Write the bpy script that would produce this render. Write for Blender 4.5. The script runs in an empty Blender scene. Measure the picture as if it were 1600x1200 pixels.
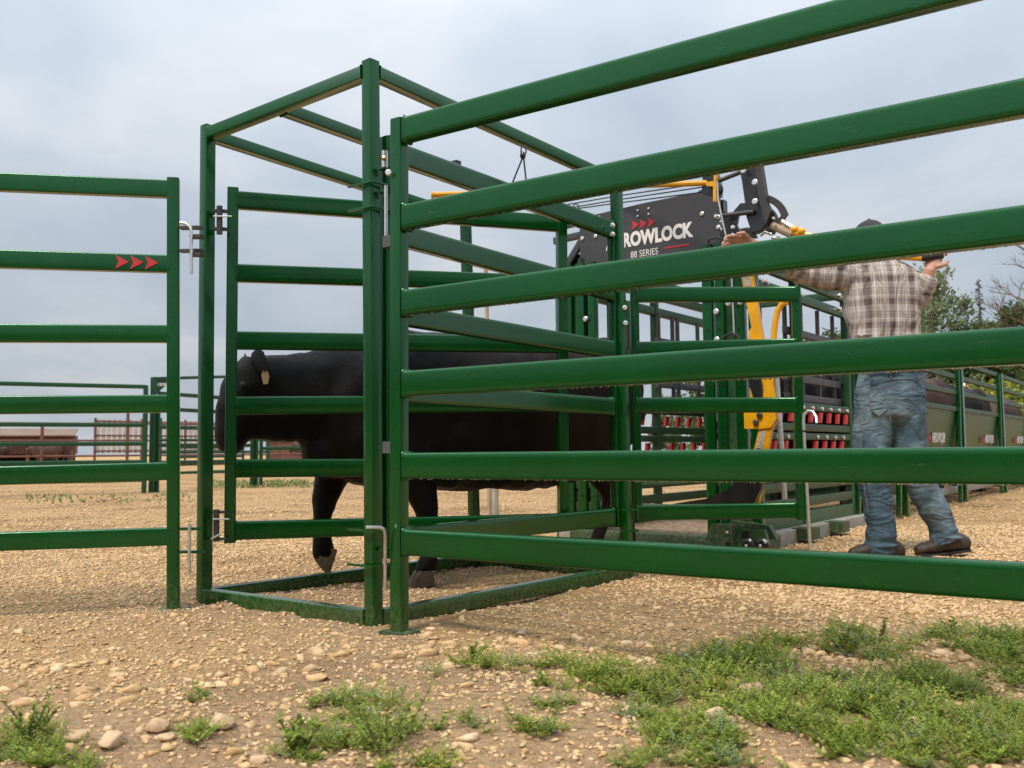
import bpy, bmesh, math, random
import numpy as np
from mathutils import Vector, Matrix
R = math.radians
random.seed(7); rng = np.random.default_rng(7)
S = bpy.context.scene
C = S.collection

# ------------------------------------------------------------------ camera
F = 1450.0; PITCH = math.atan(105/1450); ROLL = R(0.5); CAMZ = 0.58
CROT = Matrix.Rotation(R(90)+PITCH, 3, 'X') @ Matrix.Rotation(-ROLL, 3, 'Z')
cam = bpy.data.cameras.new('camera'); co = bpy.data.objects.new('camera', cam); C.objects.link(co)
co.matrix_world = Matrix.Translation((0,0,CAMZ)) @ CROT.to_4x4()
cam.sensor_width = 36; cam.lens = F/1600*36; cam.clip_end = 3000; cam.clip_start = .05
cam.dof.use_dof = True; cam.dof.focus_distance = 3.6; cam.dof.aperture_fstop = 6.3
S.camera = co

# ------------------------------------------------------------------ world, sun, exposure
SUN_EL, SUN_AZ = R(58), R(215)      # azimuth measured clockwise from +Y
w = bpy.data.worlds.new('World'); S.world = w; w.use_nodes = True
nt = w.node_tree; N = nt.nodes; L = nt.links; N.clear()
def nn(t, **k):
    n = N.new(t)
    for a, b in k.items(): setattr(n, a, b)
    return n
out = nn('ShaderNodeOutputWorld'); bg = nn('ShaderNodeBackground'); bg.inputs[1].default_value = 0.1
sky = nn('ShaderNodeTexSky', sky_type='NISHITA', sun_disc=False, sun_elevation=SUN_EL, sun_rotation=SUN_AZ, dust_density=3.0)
tc = nn('ShaderNodeTexCoord'); sx = nn('ShaderNodeSeparateXYZ'); L.new(tc.outputs['Generated'], sx.inputs[0])
def wm(op, a, b=None, cl=False):
    n = nn('ShaderNodeMath', operation=op, use_clamp=cl)
    for i, v in enumerate((a, b)):
        if v is None: continue
        if isinstance(v, (int, float)): n.inputs[i].default_value = v
        else: L.new(v, n.inputs[i])
    return n.outputs[0]
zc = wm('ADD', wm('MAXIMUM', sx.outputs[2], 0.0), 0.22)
cx = nn('ShaderNodeCombineXYZ'); L.new(wm('DIVIDE', sx.outputs[0], zc), cx.inputs[0]); L.new(wm('DIVIDE', sx.outputs[1], zc), cx.inputs[1])
n1 = nn('ShaderNodeTexNoise'); n1.inputs['Scale'].default_value = 1.9; n1.inputs['Detail'].default_value = 7; n1.inputs['Distortion'].default_value = .35; n1.inputs['Roughness'].default_value = .5
mp = nn('ShaderNodeMapping'); mp.inputs['Scale'].default_value = (1, .8, 1); mp.inputs['Location'].default_value = (3.1, 1.7, 0)
L.new(cx.outputs[0], mp.inputs[0]); L.new(mp.outputs[0], n1.inputs['Vector'])
cr = nn('ShaderNodeValToRGB'); L.new(n1.outputs[0], cr.inputs[0])
e = cr.color_ramp.elements
e[0].position = .30; e[0].color = (.385, .445, .515, 1); e[1].position = .70; e[1].color = (.60, .62, .645, 1)
m_ = e.new(.5); m_.color = (.475, .525, .585, 1)
# overcast luminance: brighter towards the zenith, pale at the horizon
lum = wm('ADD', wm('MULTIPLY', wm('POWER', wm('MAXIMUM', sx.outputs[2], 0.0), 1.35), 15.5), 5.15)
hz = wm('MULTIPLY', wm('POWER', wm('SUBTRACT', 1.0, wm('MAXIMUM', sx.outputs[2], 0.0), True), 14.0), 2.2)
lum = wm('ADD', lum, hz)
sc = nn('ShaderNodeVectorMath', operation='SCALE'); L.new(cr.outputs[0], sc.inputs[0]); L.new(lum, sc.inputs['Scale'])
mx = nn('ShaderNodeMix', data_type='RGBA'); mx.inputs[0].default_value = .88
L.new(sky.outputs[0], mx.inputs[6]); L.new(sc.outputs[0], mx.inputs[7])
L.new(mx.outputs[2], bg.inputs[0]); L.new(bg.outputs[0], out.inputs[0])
sl = bpy.data.lights.new('sun', 'SUN'); sl.energy = 2.0; sl.angle = R(12); sl.color = (1, .91, .78)
so = bpy.data.objects.new('sun', sl); C.objects.link(so)
sd = Vector((math.sin(SUN_AZ)*math.cos(SUN_EL), math.cos(SUN_AZ)*math.cos(SUN_EL), math.sin(SUN_EL)))
so.rotation_euler = sd.to_track_quat('Z', 'Y').to_euler(); so.location = (0, 0, 20)
S.view_settings.view_transform = 'Standard'; S.view_settings.look = 'None'
S.view_settings.exposure = 0.72; S.view_settings.gamma = 1; S.view_settings.use_curve_mapping = False
S.render.engine = 'CYCLES'
S.cycles.use_denoising = True; S.cycles.max_bounces = 8; S.cycles.transparent_max_bounces = 12

# ------------------------------------------------------------------ photo pixel -> place
def ray(px, py): return (CROT @ Vector(((px-800)/F, -(py-600)/F, -1))).normalized()
CAM = Vector((0, 0, CAMZ))
def G(px, py, z=0.0):
    d = ray(px, py); return CAM + d*((z-CAMZ)/d.z)
def W(px, py, Y):
    d = ray(px, py); return CAM + d*(Y/d.y)
class Plane:
    def __init__(s, a, b):
        s.a = Vector((a[0], a[1], 0)); s.b = Vector((b[0], b[1], 0)); s.u = (s.b-s.a).normalized(); s.n = Vector((-s.u.y, s.u.x, 0))
    def at(s, px, py, off=0.0):
        d = ray(px, py); o = s.a + s.n*off
        return CAM + d*((o-CAM).dot(s.n)/d.dot(s.n))
def PD(px, Y): d = ray(px, 705); return (d.x/d.y*Y, Y)

# ------------------------------------------------------------------ noise
def _h(ix, iy, iz, seed):
    n = (ix*374761393 + iy*668265263 + iz*2147483647 + seed*974711) & 0xffffffff
    n = ((n ^ (n >> 13))*1274126177) & 0xffffffff
    n = ((n ^ (n >> 16))*2246822519) & 0xffffffff
    return ((n ^ (n >> 15)) & 0xffffff)/float(0xffffff)
def vnoise(P, scale, seed=0):
    P = np.asarray(P, float)*scale
    if P.shape[1] == 2: P = np.c_[P, np.zeros(len(P))]
    i = np.floor(P).astype(np.int64); f = P-i; f = f*f*(3-2*f); r = 0
    for dx in (0, 1):
        for dy in (0, 1):
            for dz in (0, 1):
                wgt = (f[:, 0] if dx else 1-f[:, 0])*(f[:, 1] if dy else 1-f[:, 1])*(f[:, 2] if dz else 1-f[:, 2])
                r = r + wgt*_h(i[:, 0]+dx, i[:, 1]+dy, i[:, 2]+dz, seed)
    return r*2-1
def gh(xy):
    xy = np.asarray(xy, float).reshape(-1, 2)
    d = np.hypot(xy[:, 0], xy[:, 1])
    fade = np.clip((14-d)/6, 0, 1)
    h = .012*vnoise(xy, 1.3, 1) + .007*vnoise(xy, 4.1, 2) + .0045*vnoise(xy, 11, 3)
    fg = np.clip((2.75-xy[:, 1])/.5, 0, 1)*np.clip((xy[:, 0]+2.2)/1.0, 0, 1)
    h = h + fg*(.012*vnoise(xy, 3.0, 5)+.009*vnoise(xy, 13, 6))
    ch_ = np.clip((-.25-xy[:, 0])/.6, 0, 1)*np.clip((4.6-xy[:, 1])/.8, 0, 1)*np.clip(vnoise(xy, 1.1, 61)+.45, 0, 1)
    h = h + ch_*(.020*np.abs(vnoise(xy, 5.5, 62))+.012*vnoise(xy, 12, 63))
    return h*fade

# ------------------------------------------------------------------ materials
MATS = {}
def mat(name, base, rough=.5, metal=0, coat=0, spec=.5, var=0, vscale=6, bump=0, bscale=80, dust=None, dust_h=.25, col2=None, cscale=3, trans=0, emit=None, rvar=0, ior=0, dmax=1.0):
    m = bpy.data.materials.new(name); m.use_nodes = True; t = m.node_tree; b = t.nodes['Principled BSDF']
    b.inputs['Base Color'].default_value = (*base, 1); b.inputs['Roughness'].default_value = rough; b.inputs['Metallic'].default_value = metal
    b.inputs['Coat Weight'].default_value = coat; b.inputs['Coat Roughness'].default_value = .08; b.inputs['Specular IOR Level'].default_value = spec
    b.inputs['Transmission Weight'].default_value = trans
    if ior: b.inputs['IOR'].default_value = ior; b.inputs['Specular Tint'].default_value = (.42, 1, .58, 1)
    geo = t.nodes.new('ShaderNodeNewGeometry'); col = None
    def mix(f, a, c):
        x = t.nodes.new('ShaderNodeMix'); x.data_type = 'RGBA'
        for s_, v in ((0, f), (6, a), (7, c)):
            if isinstance(v, (int, float)): x.inputs[s_].default_value = v
            elif isinstance(v, tuple): x.inputs[s_].default_value = (*v, 1)
            else: t.links.new(v, x.inputs[s_])
        return x.outputs[2]
    def noise(s_, d=4, r_=.55):
        n = t.nodes.new('ShaderNodeTexNoise'); n.inputs['Scale'].default_value = s_; n.inputs['Detail'].default_value = d; n.inputs['Roughness'].default_value = r_
        t.links.new(geo.outputs['Position'], n.inputs['Vector']); return n.outputs[0]
    def rng_(v, a, c, lo=0, hi=1):
        n = t.nodes.new('ShaderNodeMapRange'); t.links.new(v, n.inputs[0])
        for i, q in enumerate((a, c, lo, hi)): n.inputs[i+1].default_value = q
        return n.outputs[0]
    cur = base
    if col2: cur = mix(rng_(noise(cscale), .4, .6), cur, col2)
    if var:
        v = rng_(noise(vscale), .3, .7, 1-var, 1+var)
        q = t.nodes.new('ShaderNodeVectorMath'); q.operation = 'SCALE'
        if isinstance(cur, tuple): q.inputs[0].default_value = cur
        else: t.links.new(cur, q.inputs[0])
        t.links.new(v, q.inputs['Scale']); cur = q.outputs[0]
    if dust:
        sp = t.nodes.new('ShaderNodeSeparateXYZ'); t.links.new(geo.outputs['Position'], sp.inputs[0])
        g = rng_(sp.outputs[2], 0.0, dust_h, 1, 0)
        a = t.nodes.new('ShaderNodeMath'); a.operation = 'MULTIPLY'; t.links.new(g, a.inputs[0]); t.links.new(rng_(noise(55, 7, .75), .42, .78, 0, dmax), a.inputs[1])
        a2 = t.nodes.new('ShaderNodeMath'); a2.operation = 'ADD'; a2.use_clamp = True; t.links.new(a.outputs[0], a2.inputs[0]); t.links.new(rng_(noise(17, 8, .75), .62, .88, 0, .30*dmax), a2.inputs[1])
        cur = mix(a2.outputs[0], cur, dust)
        rr = t.nodes.new('ShaderNodeMath'); rr.operation = 'MULTIPLY_ADD'; t.links.new(a2.outputs[0], rr.inputs[0]); rr.inputs[1].default_value = .5; rr.inputs[2].default_value = rough
        t.links.new(rr.outputs[0], b.inputs['Roughness'])
        sm_ = t.nodes.new('ShaderNodeMapping'); sm_.inputs['Scale'].default_value = (14, 14, 150); t.links.new(geo.outputs['Position'], sm_.inputs[0])
        sn = t.nodes.new('ShaderNodeTexNoise'); sn.inputs['Scale'].default_value = 1; sn.inputs['Detail'].default_value = 4; sn.inputs['Distortion'].default_value = .6; t.links.new(sm_.outputs[0], sn.inputs['Vector'])
        cur = mix(rng_(sn.outputs[0], .70, .78, 0, .22), cur, (.20, .24, .18)); cur = mix(rng_(noise(420, 2), .70, .74, 0, .6), cur, (.16, .15, .10))
    elif rvar:
        t.links.new(rng_(noise(9, 5), .3, .7, max(.03, rough-rvar), rough+rvar), b.inputs['Roughness'])
    if not isinstance(cur, tuple): t.links.new(cur, b.inputs['Base Color'])
    if bump:
        bn = t.nodes.new('ShaderNodeBump'); bn.inputs['Strength'].default_value = bump; bn.inputs['Distance'].default_value = .01
        t.links.new(noise(bscale, 5), bn.inputs['Height']); t.links.new(bn.outputs[0], b.inputs['Normal'])
    MATS[name] = m; return m
DUST = (.36, .26, .15)
mat('green', (.0010, .044, .005), .22, coat=.2, var=.16, vscale=4, bump=.035, bscale=45, dust=DUST, ior=1.66, dmax=.42, dust_h=.16)
mat('green_gate', (.0008, .040, .004), .20, coat=.2, var=.14, vscale=5, bump=.03, bscale=40, dust=DUST, dust_h=.14, ior=1.58, dmax=.4)
mat('green_old', (.011, .060, .019), .45, var=.35, vscale=9, bump=.15, bscale=60, dust=(.22, .19, .11), dust_h=.9)
mat('green_sheet', (.014, .075, .020), .4, var=.25, vscale=3, bump=.1, bscale=30, dust=(.20, .22, .10), dust_h=.6, dmax=.45)
mat('green_far', (.005, .055, .018), .35, var=.15, vscale=2)
mat('galv', (.62, .62, .60), .32, metal=.85, var=.15, vscale=60, bump=.1, bscale=200)
mat('bolt', (.75, .75, .74), .28, metal=.8)
mat('dark_steel', (.035, .033, .032), .5, var=.3, vscale=30, bump=.2, bscale=120)
mat('box_grey', (.045, .045, .05), .42, var=.08, vscale=6, bump=.05, bscale=90)
mat('black_steel', (.012, .012, .013), .33, coat=.3, var=.3, vscale=20, bump=.1, bscale=90)
mat('rack_grey', (.07, .07, .074), .5, var=.4, vscale=30, bump=.3, bscale=150)
mat('yellow', (.72, .34, .006), .35, coat=.3, var=.12, vscale=14, bump=.05, bscale=90)
mat('red', (.48, .012, .016), .4, var=.25, vscale=30)
mat('print_red', (.52, .022, .028), .5)
mat('print_white', (.72, .70, .68), .5)
mat('sticker', (.62, .60, .56), .5, col2=(.12, .12, .12), cscale=220)
mat('strap', (.07, .07, .072), .6, bump=.5, bscale=300)
mat('rubber', (.02, .02, .02), .7)
mat('hole', (.004, .004, .004), .9)
mat('mud', (.15, .095, .055), .85, col2=(.34, .25, .16), cscale=24, bump=1, bscale=60)
mat('skid', (.33, .31, .26), .7, var=.2, vscale=9, bump=.4, bscale=60)
mat('rust', (.13, .055, .042), .7, var=.3, vscale=8)
mat('wood_tan', (.36, .27, .18), .8, var=.3, vscale=9, bump=.3)
mat('pale_board', (.58, .52, .46), .8, var=.2, vscale=3)
mat('barn_red', (.12, .052, .036), .8, var=.3, vscale=1.5, bump=.3, bscale=12)
mat('barn_roof', (.20, .13, .09), .7, var=.2, vscale=1.2)
mat('barn_dark', (.02, .014, .012), .9)
mat('cow_black', (.0022, .0019, .0018), .5, spec=.17, col2=(.006, .0045, .004), cscale=2.5, bump=.55, bscale=160)
mat('cow_brown', (.045, .018, .011), .65, var=.3, vscale=3, bump=.4, bscale=120)
mat('cow_pale', (.45, .38, .30), .7, var=.2)
mat('hoof', (.085, .058, .036), .7, var=.4, vscale=30, bump=.4, bscale=120)
mat('hoof_tan', (.19, .13, .075), .7, var=.4, vscale=30, bump=.4, bscale=120)
mat('tag', (.50, .34, .15), .5)
mat('skin', (.45, .235, .165), .5, var=.12, vscale=30, bump=.1, bscale=200)
mat('boot', (.026, .015, .010), .55, col2=(.055, .034, .022), cscale=14, bump=.4, bscale=90)
mat('sole', (.02, .017, .015), .8)
mat('cap', (.028, .03, .032), .85, bump=.4, bscale=400)
mat('hair', (.05, .03, .018), .7)
mat('stem', (.16, .13, .06), .8)
mat('bark', (.12, .09, .065), .9, var=.3, bump=.6, bscale=20)
mat('drop', (.9, .95, .92), .02, trans=1)
mat('brass', (.45, .27, .14), .4, metal=.6)
def foliage(name, a, b, c=None):
    m = bpy.data.materials.new(name); m.use_nodes = True; t = m.node_tree; p = t.nodes['Principled BSDF']
    at = t.nodes.new('ShaderNodeAttribute'); at.attribute_name = 'tint'
    r = t.nodes.new('ShaderNodeValToRGB'); r.color_ramp.elements[0].color = (*a, 1); r.color_ramp.elements[1].color = (*b, 1)
    if c: q = r.color_ramp.elements.new(.92); q.color = (*b, 1); r.color_ramp.elements[-1].color = (*c, 1)
    t.links.new(at.outputs['Fac'], r.inputs[0]); t.links.new(r.outputs[0], p.inputs['Base Color']); p.inputs['Roughness'].default_value = .6
    tr = t.nodes.new('ShaderNodeBsdfTranslucent'); t.links.new(r.outputs[0], tr.inputs[0])
    ms = t.nodes.new('ShaderNodeMixShader'); ms.inputs[0].default_value = .3
    t.links.new(p.outputs[0], ms.inputs[1]); t.links.new(tr.outputs[0], ms.inputs[2]); t.links.new(ms.outputs[0], t.nodes['Material Output'].inputs[0])
    MATS[name] = m
foliage('weed', (.075, .135, .014), (.29, .36, .045), (.55, .40, .08))
foliage('weed_dry', (.20, .17, .06), (.42, .36, .14))
foliage('weed_grey', (.14, .21, .11), (.30, .37, .20))
foliage('grass', (.10, .16, .04), (.27, .30, .10))
foliage('tree_light', (.10, .14, .06), (.24, .29, .13))
foliage('tree_mid', (.05, .095, .028), (.15, .22, .07))
foliage('tree_dark', (.018, .038, .020), (.06, .09, .045))
foliage('bush_yellow', (.12, .17, .02), (.34, .36, .05))
def stone_mat(name, cols, bumpd=.3):
    m = bpy.data.materials.new(name); m.use_nodes = True; t = m.node_tree; p = t.nodes['Principled BSDF']
    at = t.nodes.new('ShaderNodeAttribute'); at.attribute_name = 'tint'
    r = t.nodes.new('ShaderNodeValToRGB'); el = r.color_ramp.elements
    for i, c_ in enumerate(cols):
        if i == 0: el[0].color = (*c_, 1)
        elif i == len(cols)-1: el[-1].color = (*c_, 1)
        else: q = el.new(i/(len(cols)-1)); q.color = (*c_, 1)
    t.links.new(at.outputs['Fac'], r.inputs[0])
    g = t.nodes.new('ShaderNodeNewGeometry'); n = t.nodes.new('ShaderNodeTexNoise'); n.inputs['Scale'].default_value = 45; n.inputs['Detail'].default_value = 6
    t.links.new(g.outputs['Position'], n.inputs['Vector'])
    mr = t.nodes.new('ShaderNodeMapRange'); t.links.new(n.outputs[0], mr.inputs[0]); mr.inputs[1].default_value = .3; mr.inputs[2].default_value = .7; mr.inputs[3].default_value = .72; mr.inputs[4].default_value = 1.2
    v = t.nodes.new('ShaderNodeVectorMath'); v.operation = 'SCALE'; t.links.new(r.outputs[0], v.inputs[0]); t.links.new(mr.outputs[0], v.inputs['Scale'])
    t.links.new(v.outputs[0], p.inputs['Base Color']); p.inputs['Roughness'].default_value = .85; p.inputs['Specular IOR Level'].default_value = .25
    bn = t.nodes.new('ShaderNodeBump'); bn.inputs['Strength'].default_value = bumpd; bn.inputs['Distance'].default_value = .006
    t.links.new(n.outputs[0], bn.inputs['Height']); t.links.new(bn.outputs[0], p.inputs['Normal'])
    MATS[name] = m
stone_mat('stone', [(.30, .185, .10), (.50, .325, .165), (.58, .395, .21), (.64, .47, .28), (.58, .365, .165), (.42, .34, .26)])
stone_mat('rock', [(.46, .31, .19), (.55, .385, .235), (.62, .46, .30)], .8)
def ground_mat():
    m = bpy.data.materials.new('ground_dirt'); m.use_nodes = True; t = m.node_tree; p = t.nodes['Principled BSDF']
    g = t.nodes.new('ShaderNodeNewGeometry')
    def noise(s_, d=5, r_=.6):
        n = t.nodes.new('ShaderNodeTexNoise'); n.inputs['Scale'].default_value = s_; n.inputs['Detail'].default_value = d; n.inputs['Roughness'].default_value = r_
        t.links.new(g.outputs['Position'], n.inputs['Vector']); return n.outputs[0]
    def ramp(v, *st):
        r = t.nodes.new('ShaderNodeValToRGB'); el = r.color_ramp.elements; t.links.new(v, r.inputs[0])
        el[0].position, el[0].color = st[0][0], (*st[0][1], 1); el[1].position, el[1].color = st[-1][0], (*st[-1][1], 1)
        for p_, c_ in st[1:-1]: q = el.new(p_); q.color = (*c_, 1)
        return r.outputs[0]
    def mix(f, a, b, bt='MIX'):
        x = t.nodes.new('ShaderNodeMix'); x.data_type = 'RGBA'; x.blend_type = bt
        for s_, v in ((0, f), (6, a), (7, b)):
            if isinstance(v, (int, float)): x.inputs[s_].default_value = v
            else: t.links.new(v, x.inputs[s_])
        return x.outputs[2]
    base = ramp(noise(70, 6, .7), (.30, (.26, .16, .080)), (.5, (.51, .335, .170)), (.7, (.65, .46, .25)))
    patch = ramp(noise(.9, 4), (.36, (.62, .56, .52)), (.5, (.95, .92, .88)), (.7, (1.06, 1.02, .97)))
    c1 = mix(1.0, base, patch, 'MULTIPLY')
    at = t.nodes.new('ShaderNodeAttribute'); at.attribute_name = 'soil'
    soil = ramp(noise(40, 6), (.35, (.27, .18, .115)), (.65, (.46, .325, .21)))
    sf = t.nodes.new('ShaderNodeMath'); sf.operation = 'MULTIPLY'; t.links.new(at.outputs['Fac'], sf.inputs[0]); sf.inputs[1].default_value = .55; c2 = mix(sf.outputs[0], c1, soil)
    t.links.new(c2, p.inputs['Base Color']); p.inputs['Roughness'].default_value = .92; p.inputs['Specular IOR Level'].default_value = .2
    vo = t.nodes.new('ShaderNodeTexVoronoi'); vo.inputs['Scale'].default_value = 38; t.links.new(g.outputs['Position'], vo.inputs['Vector'])
    bn = t.nodes.new('ShaderNodeBump'); bn.inputs['Strength'].default_value = 1.0; bn.inputs['Distance'].default_value = .018
    ad = t.nodes.new('ShaderNodeMath'); ad.operation = 'SUBTRACT'; t.links.new(noise(120, 4), ad.inputs[0]); t.links.new(vo.outputs['Distance'], ad.inputs[1])
    t.links.new(ad.outputs[0], bn.inputs['Height']); t.links.new(bn.outputs[0], p.inputs['Normal'])
    MATS['ground'] = m
ground_mat()
def plaid_mat():
    m = bpy.data.materials.new('plaid'); m.use_nodes = True; t = m.node_tree; p = t.nodes['Principled BSDF']
    def stripes(attr, per, off):
        a = t.nodes.new('ShaderNodeAttribute'); a.attribute_name = attr
        q = t.nodes.new('ShaderNodeMath'); q.operation = 'MULTIPLY_ADD'; t.links.new(a.outputs['Fac'], q.inputs[0]); q.inputs[1].default_value = 1/per; q.inputs[2].default_value = off
        f = t.nodes.new('ShaderNodeMath'); f.operation = 'FRACT'; t.links.new(q.outputs[0], f.inputs[0])
        r = t.nodes.new('ShaderNodeValToRGB'); r.color_ramp.interpolation = 'CONSTANT'; el = r.color_ramp.elements; t.links.new(f.outputs[0], r.inputs[0])
        cr_, br, wh, dk, bl = (.43, .375, .345), (.135, .09, .075), (.74, .72, .69), (.055, .042, .042), (.075, .072, .085)
        st = [(0, cr_), (.14, br), (.24, bl), (.33, br), (.38, cr_), (.49, wh), (.52, cr_), (.60, dk), (.62, cr_), (.68, dk), (.70, cr_), (.80, bl), (.82, cr_), (.90, wh), (.925, cr_)]
        el[0].color = (*st[0][1], 1); el[1].position = .12; el[1].color = (*br, 1)
        for p_, c_ in st[2:]: e_ = el.new(p_); e_.color = (*c_, 1)
        return r.outputs[0]
    a, b = stripes('pu', .118, .15), stripes('pv', .125, .4)
    x = t.nodes.new('ShaderNodeMix'); x.data_type = 'RGBA'; x.inputs[0].default_value = .40; t.links.new(a, x.inputs[6]); t.links.new(b, x.inputs[7])
    t.links.new(x.outputs[2], p.inputs['Base Color']); p.inputs['Roughness'].default_value = .9; p.inputs['Specular IOR Level'].default_value = .15
    p.inputs['Sheen Weight'].default_value = .2
    g = t.nodes.new('ShaderNodeNewGeometry'); mp_ = t.nodes.new('ShaderNodeMapping'); mp_.inputs['Scale'].default_value = (9, 6, 3.2); mp_.inputs['Rotation'].default_value = (0, .5, 0); t.links.new(g.outputs['Position'], mp_.inputs[0])
    n = t.nodes.new('ShaderNodeTexNoise'); n.inputs['Scale'].default_value = 1; n.inputs['Detail'].default_value = 2.5; n.inputs['Distortion'].default_value = 1.2; t.links.new(mp_.outputs[0], n.inputs['Vector'])
    ab = t.nodes.new('ShaderNodeMath'); ab.operation = 'SUBTRACT'; t.links.new(n.outputs[0], ab.inputs[0]); ab.inputs[1].default_value = .5
    ab2 = t.nodes.new('ShaderNodeMath'); ab2.operation = 'ABSOLUTE'; t.links.new(ab.outputs[0], ab2.inputs[0])
    bn = t.nodes.new('ShaderNodeBump'); bn.invert = True; bn.inputs['Strength'].default_value = .8; bn.inputs['Distance'].default_value = .10; t.links.new(ab2.outputs[0], bn.inputs['Height']); t.links.new(bn.outputs[0], p.inputs['Normal'])
    MATS['plaid'] = m
plaid_mat()
def jean_mat():
    mat('jeans', (.060, .100, .132), .9, spec=.15, col2=(.15, .205, .24), cscale=5, var=.22, vscale=22, bump=.25, bscale=500)
jean_mat()
def wrinkle(m, sc_, rot, dist):
    t = m.node_tree; p = t.nodes['Principled BSDF']; old = p.inputs['Normal'].links[0].from_socket
    g = t.nodes.new('ShaderNodeNewGeometry'); mp_ = t.nodes.new('ShaderNodeMapping'); mp_.inputs['Scale'].default_value = sc_; mp_.inputs['Rotation'].default_value = rot; t.links.new(g.outputs['Position'], mp_.inputs[0])
    n = t.nodes.new('ShaderNodeTexNoise'); n.inputs['Scale'].default_value = 1; n.inputs['Detail'].default_value = 2.5; n.inputs['Distortion'].default_value = 1.4; t.links.new(mp_.outputs[0], n.inputs['Vector'])
    a = t.nodes.new('ShaderNodeMath'); a.operation = 'SUBTRACT'; t.links.new(n.outputs[0], a.inputs[0]); a.inputs[1].default_value = .5
    b = t.nodes.new('ShaderNodeMath'); b.operation = 'ABSOLUTE'; t.links.new(a.outputs[0], b.inputs[0])
    bn = t.nodes.new('ShaderNodeBump'); bn.invert = True; bn.inputs['Strength'].default_value = .8; bn.inputs['Distance'].default_value = dist
    t.links.new(b.outputs[0], bn.inputs['Height']); t.links.new(old, bn.inputs['Normal']); t.links.new(bn.outputs[0], p.inputs['Normal'])
wrinkle(MATS['jeans'], (4, 4, 11), (0, .35, 0), .04)
mat('thread', (.13, .13, .13), .9)

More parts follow.
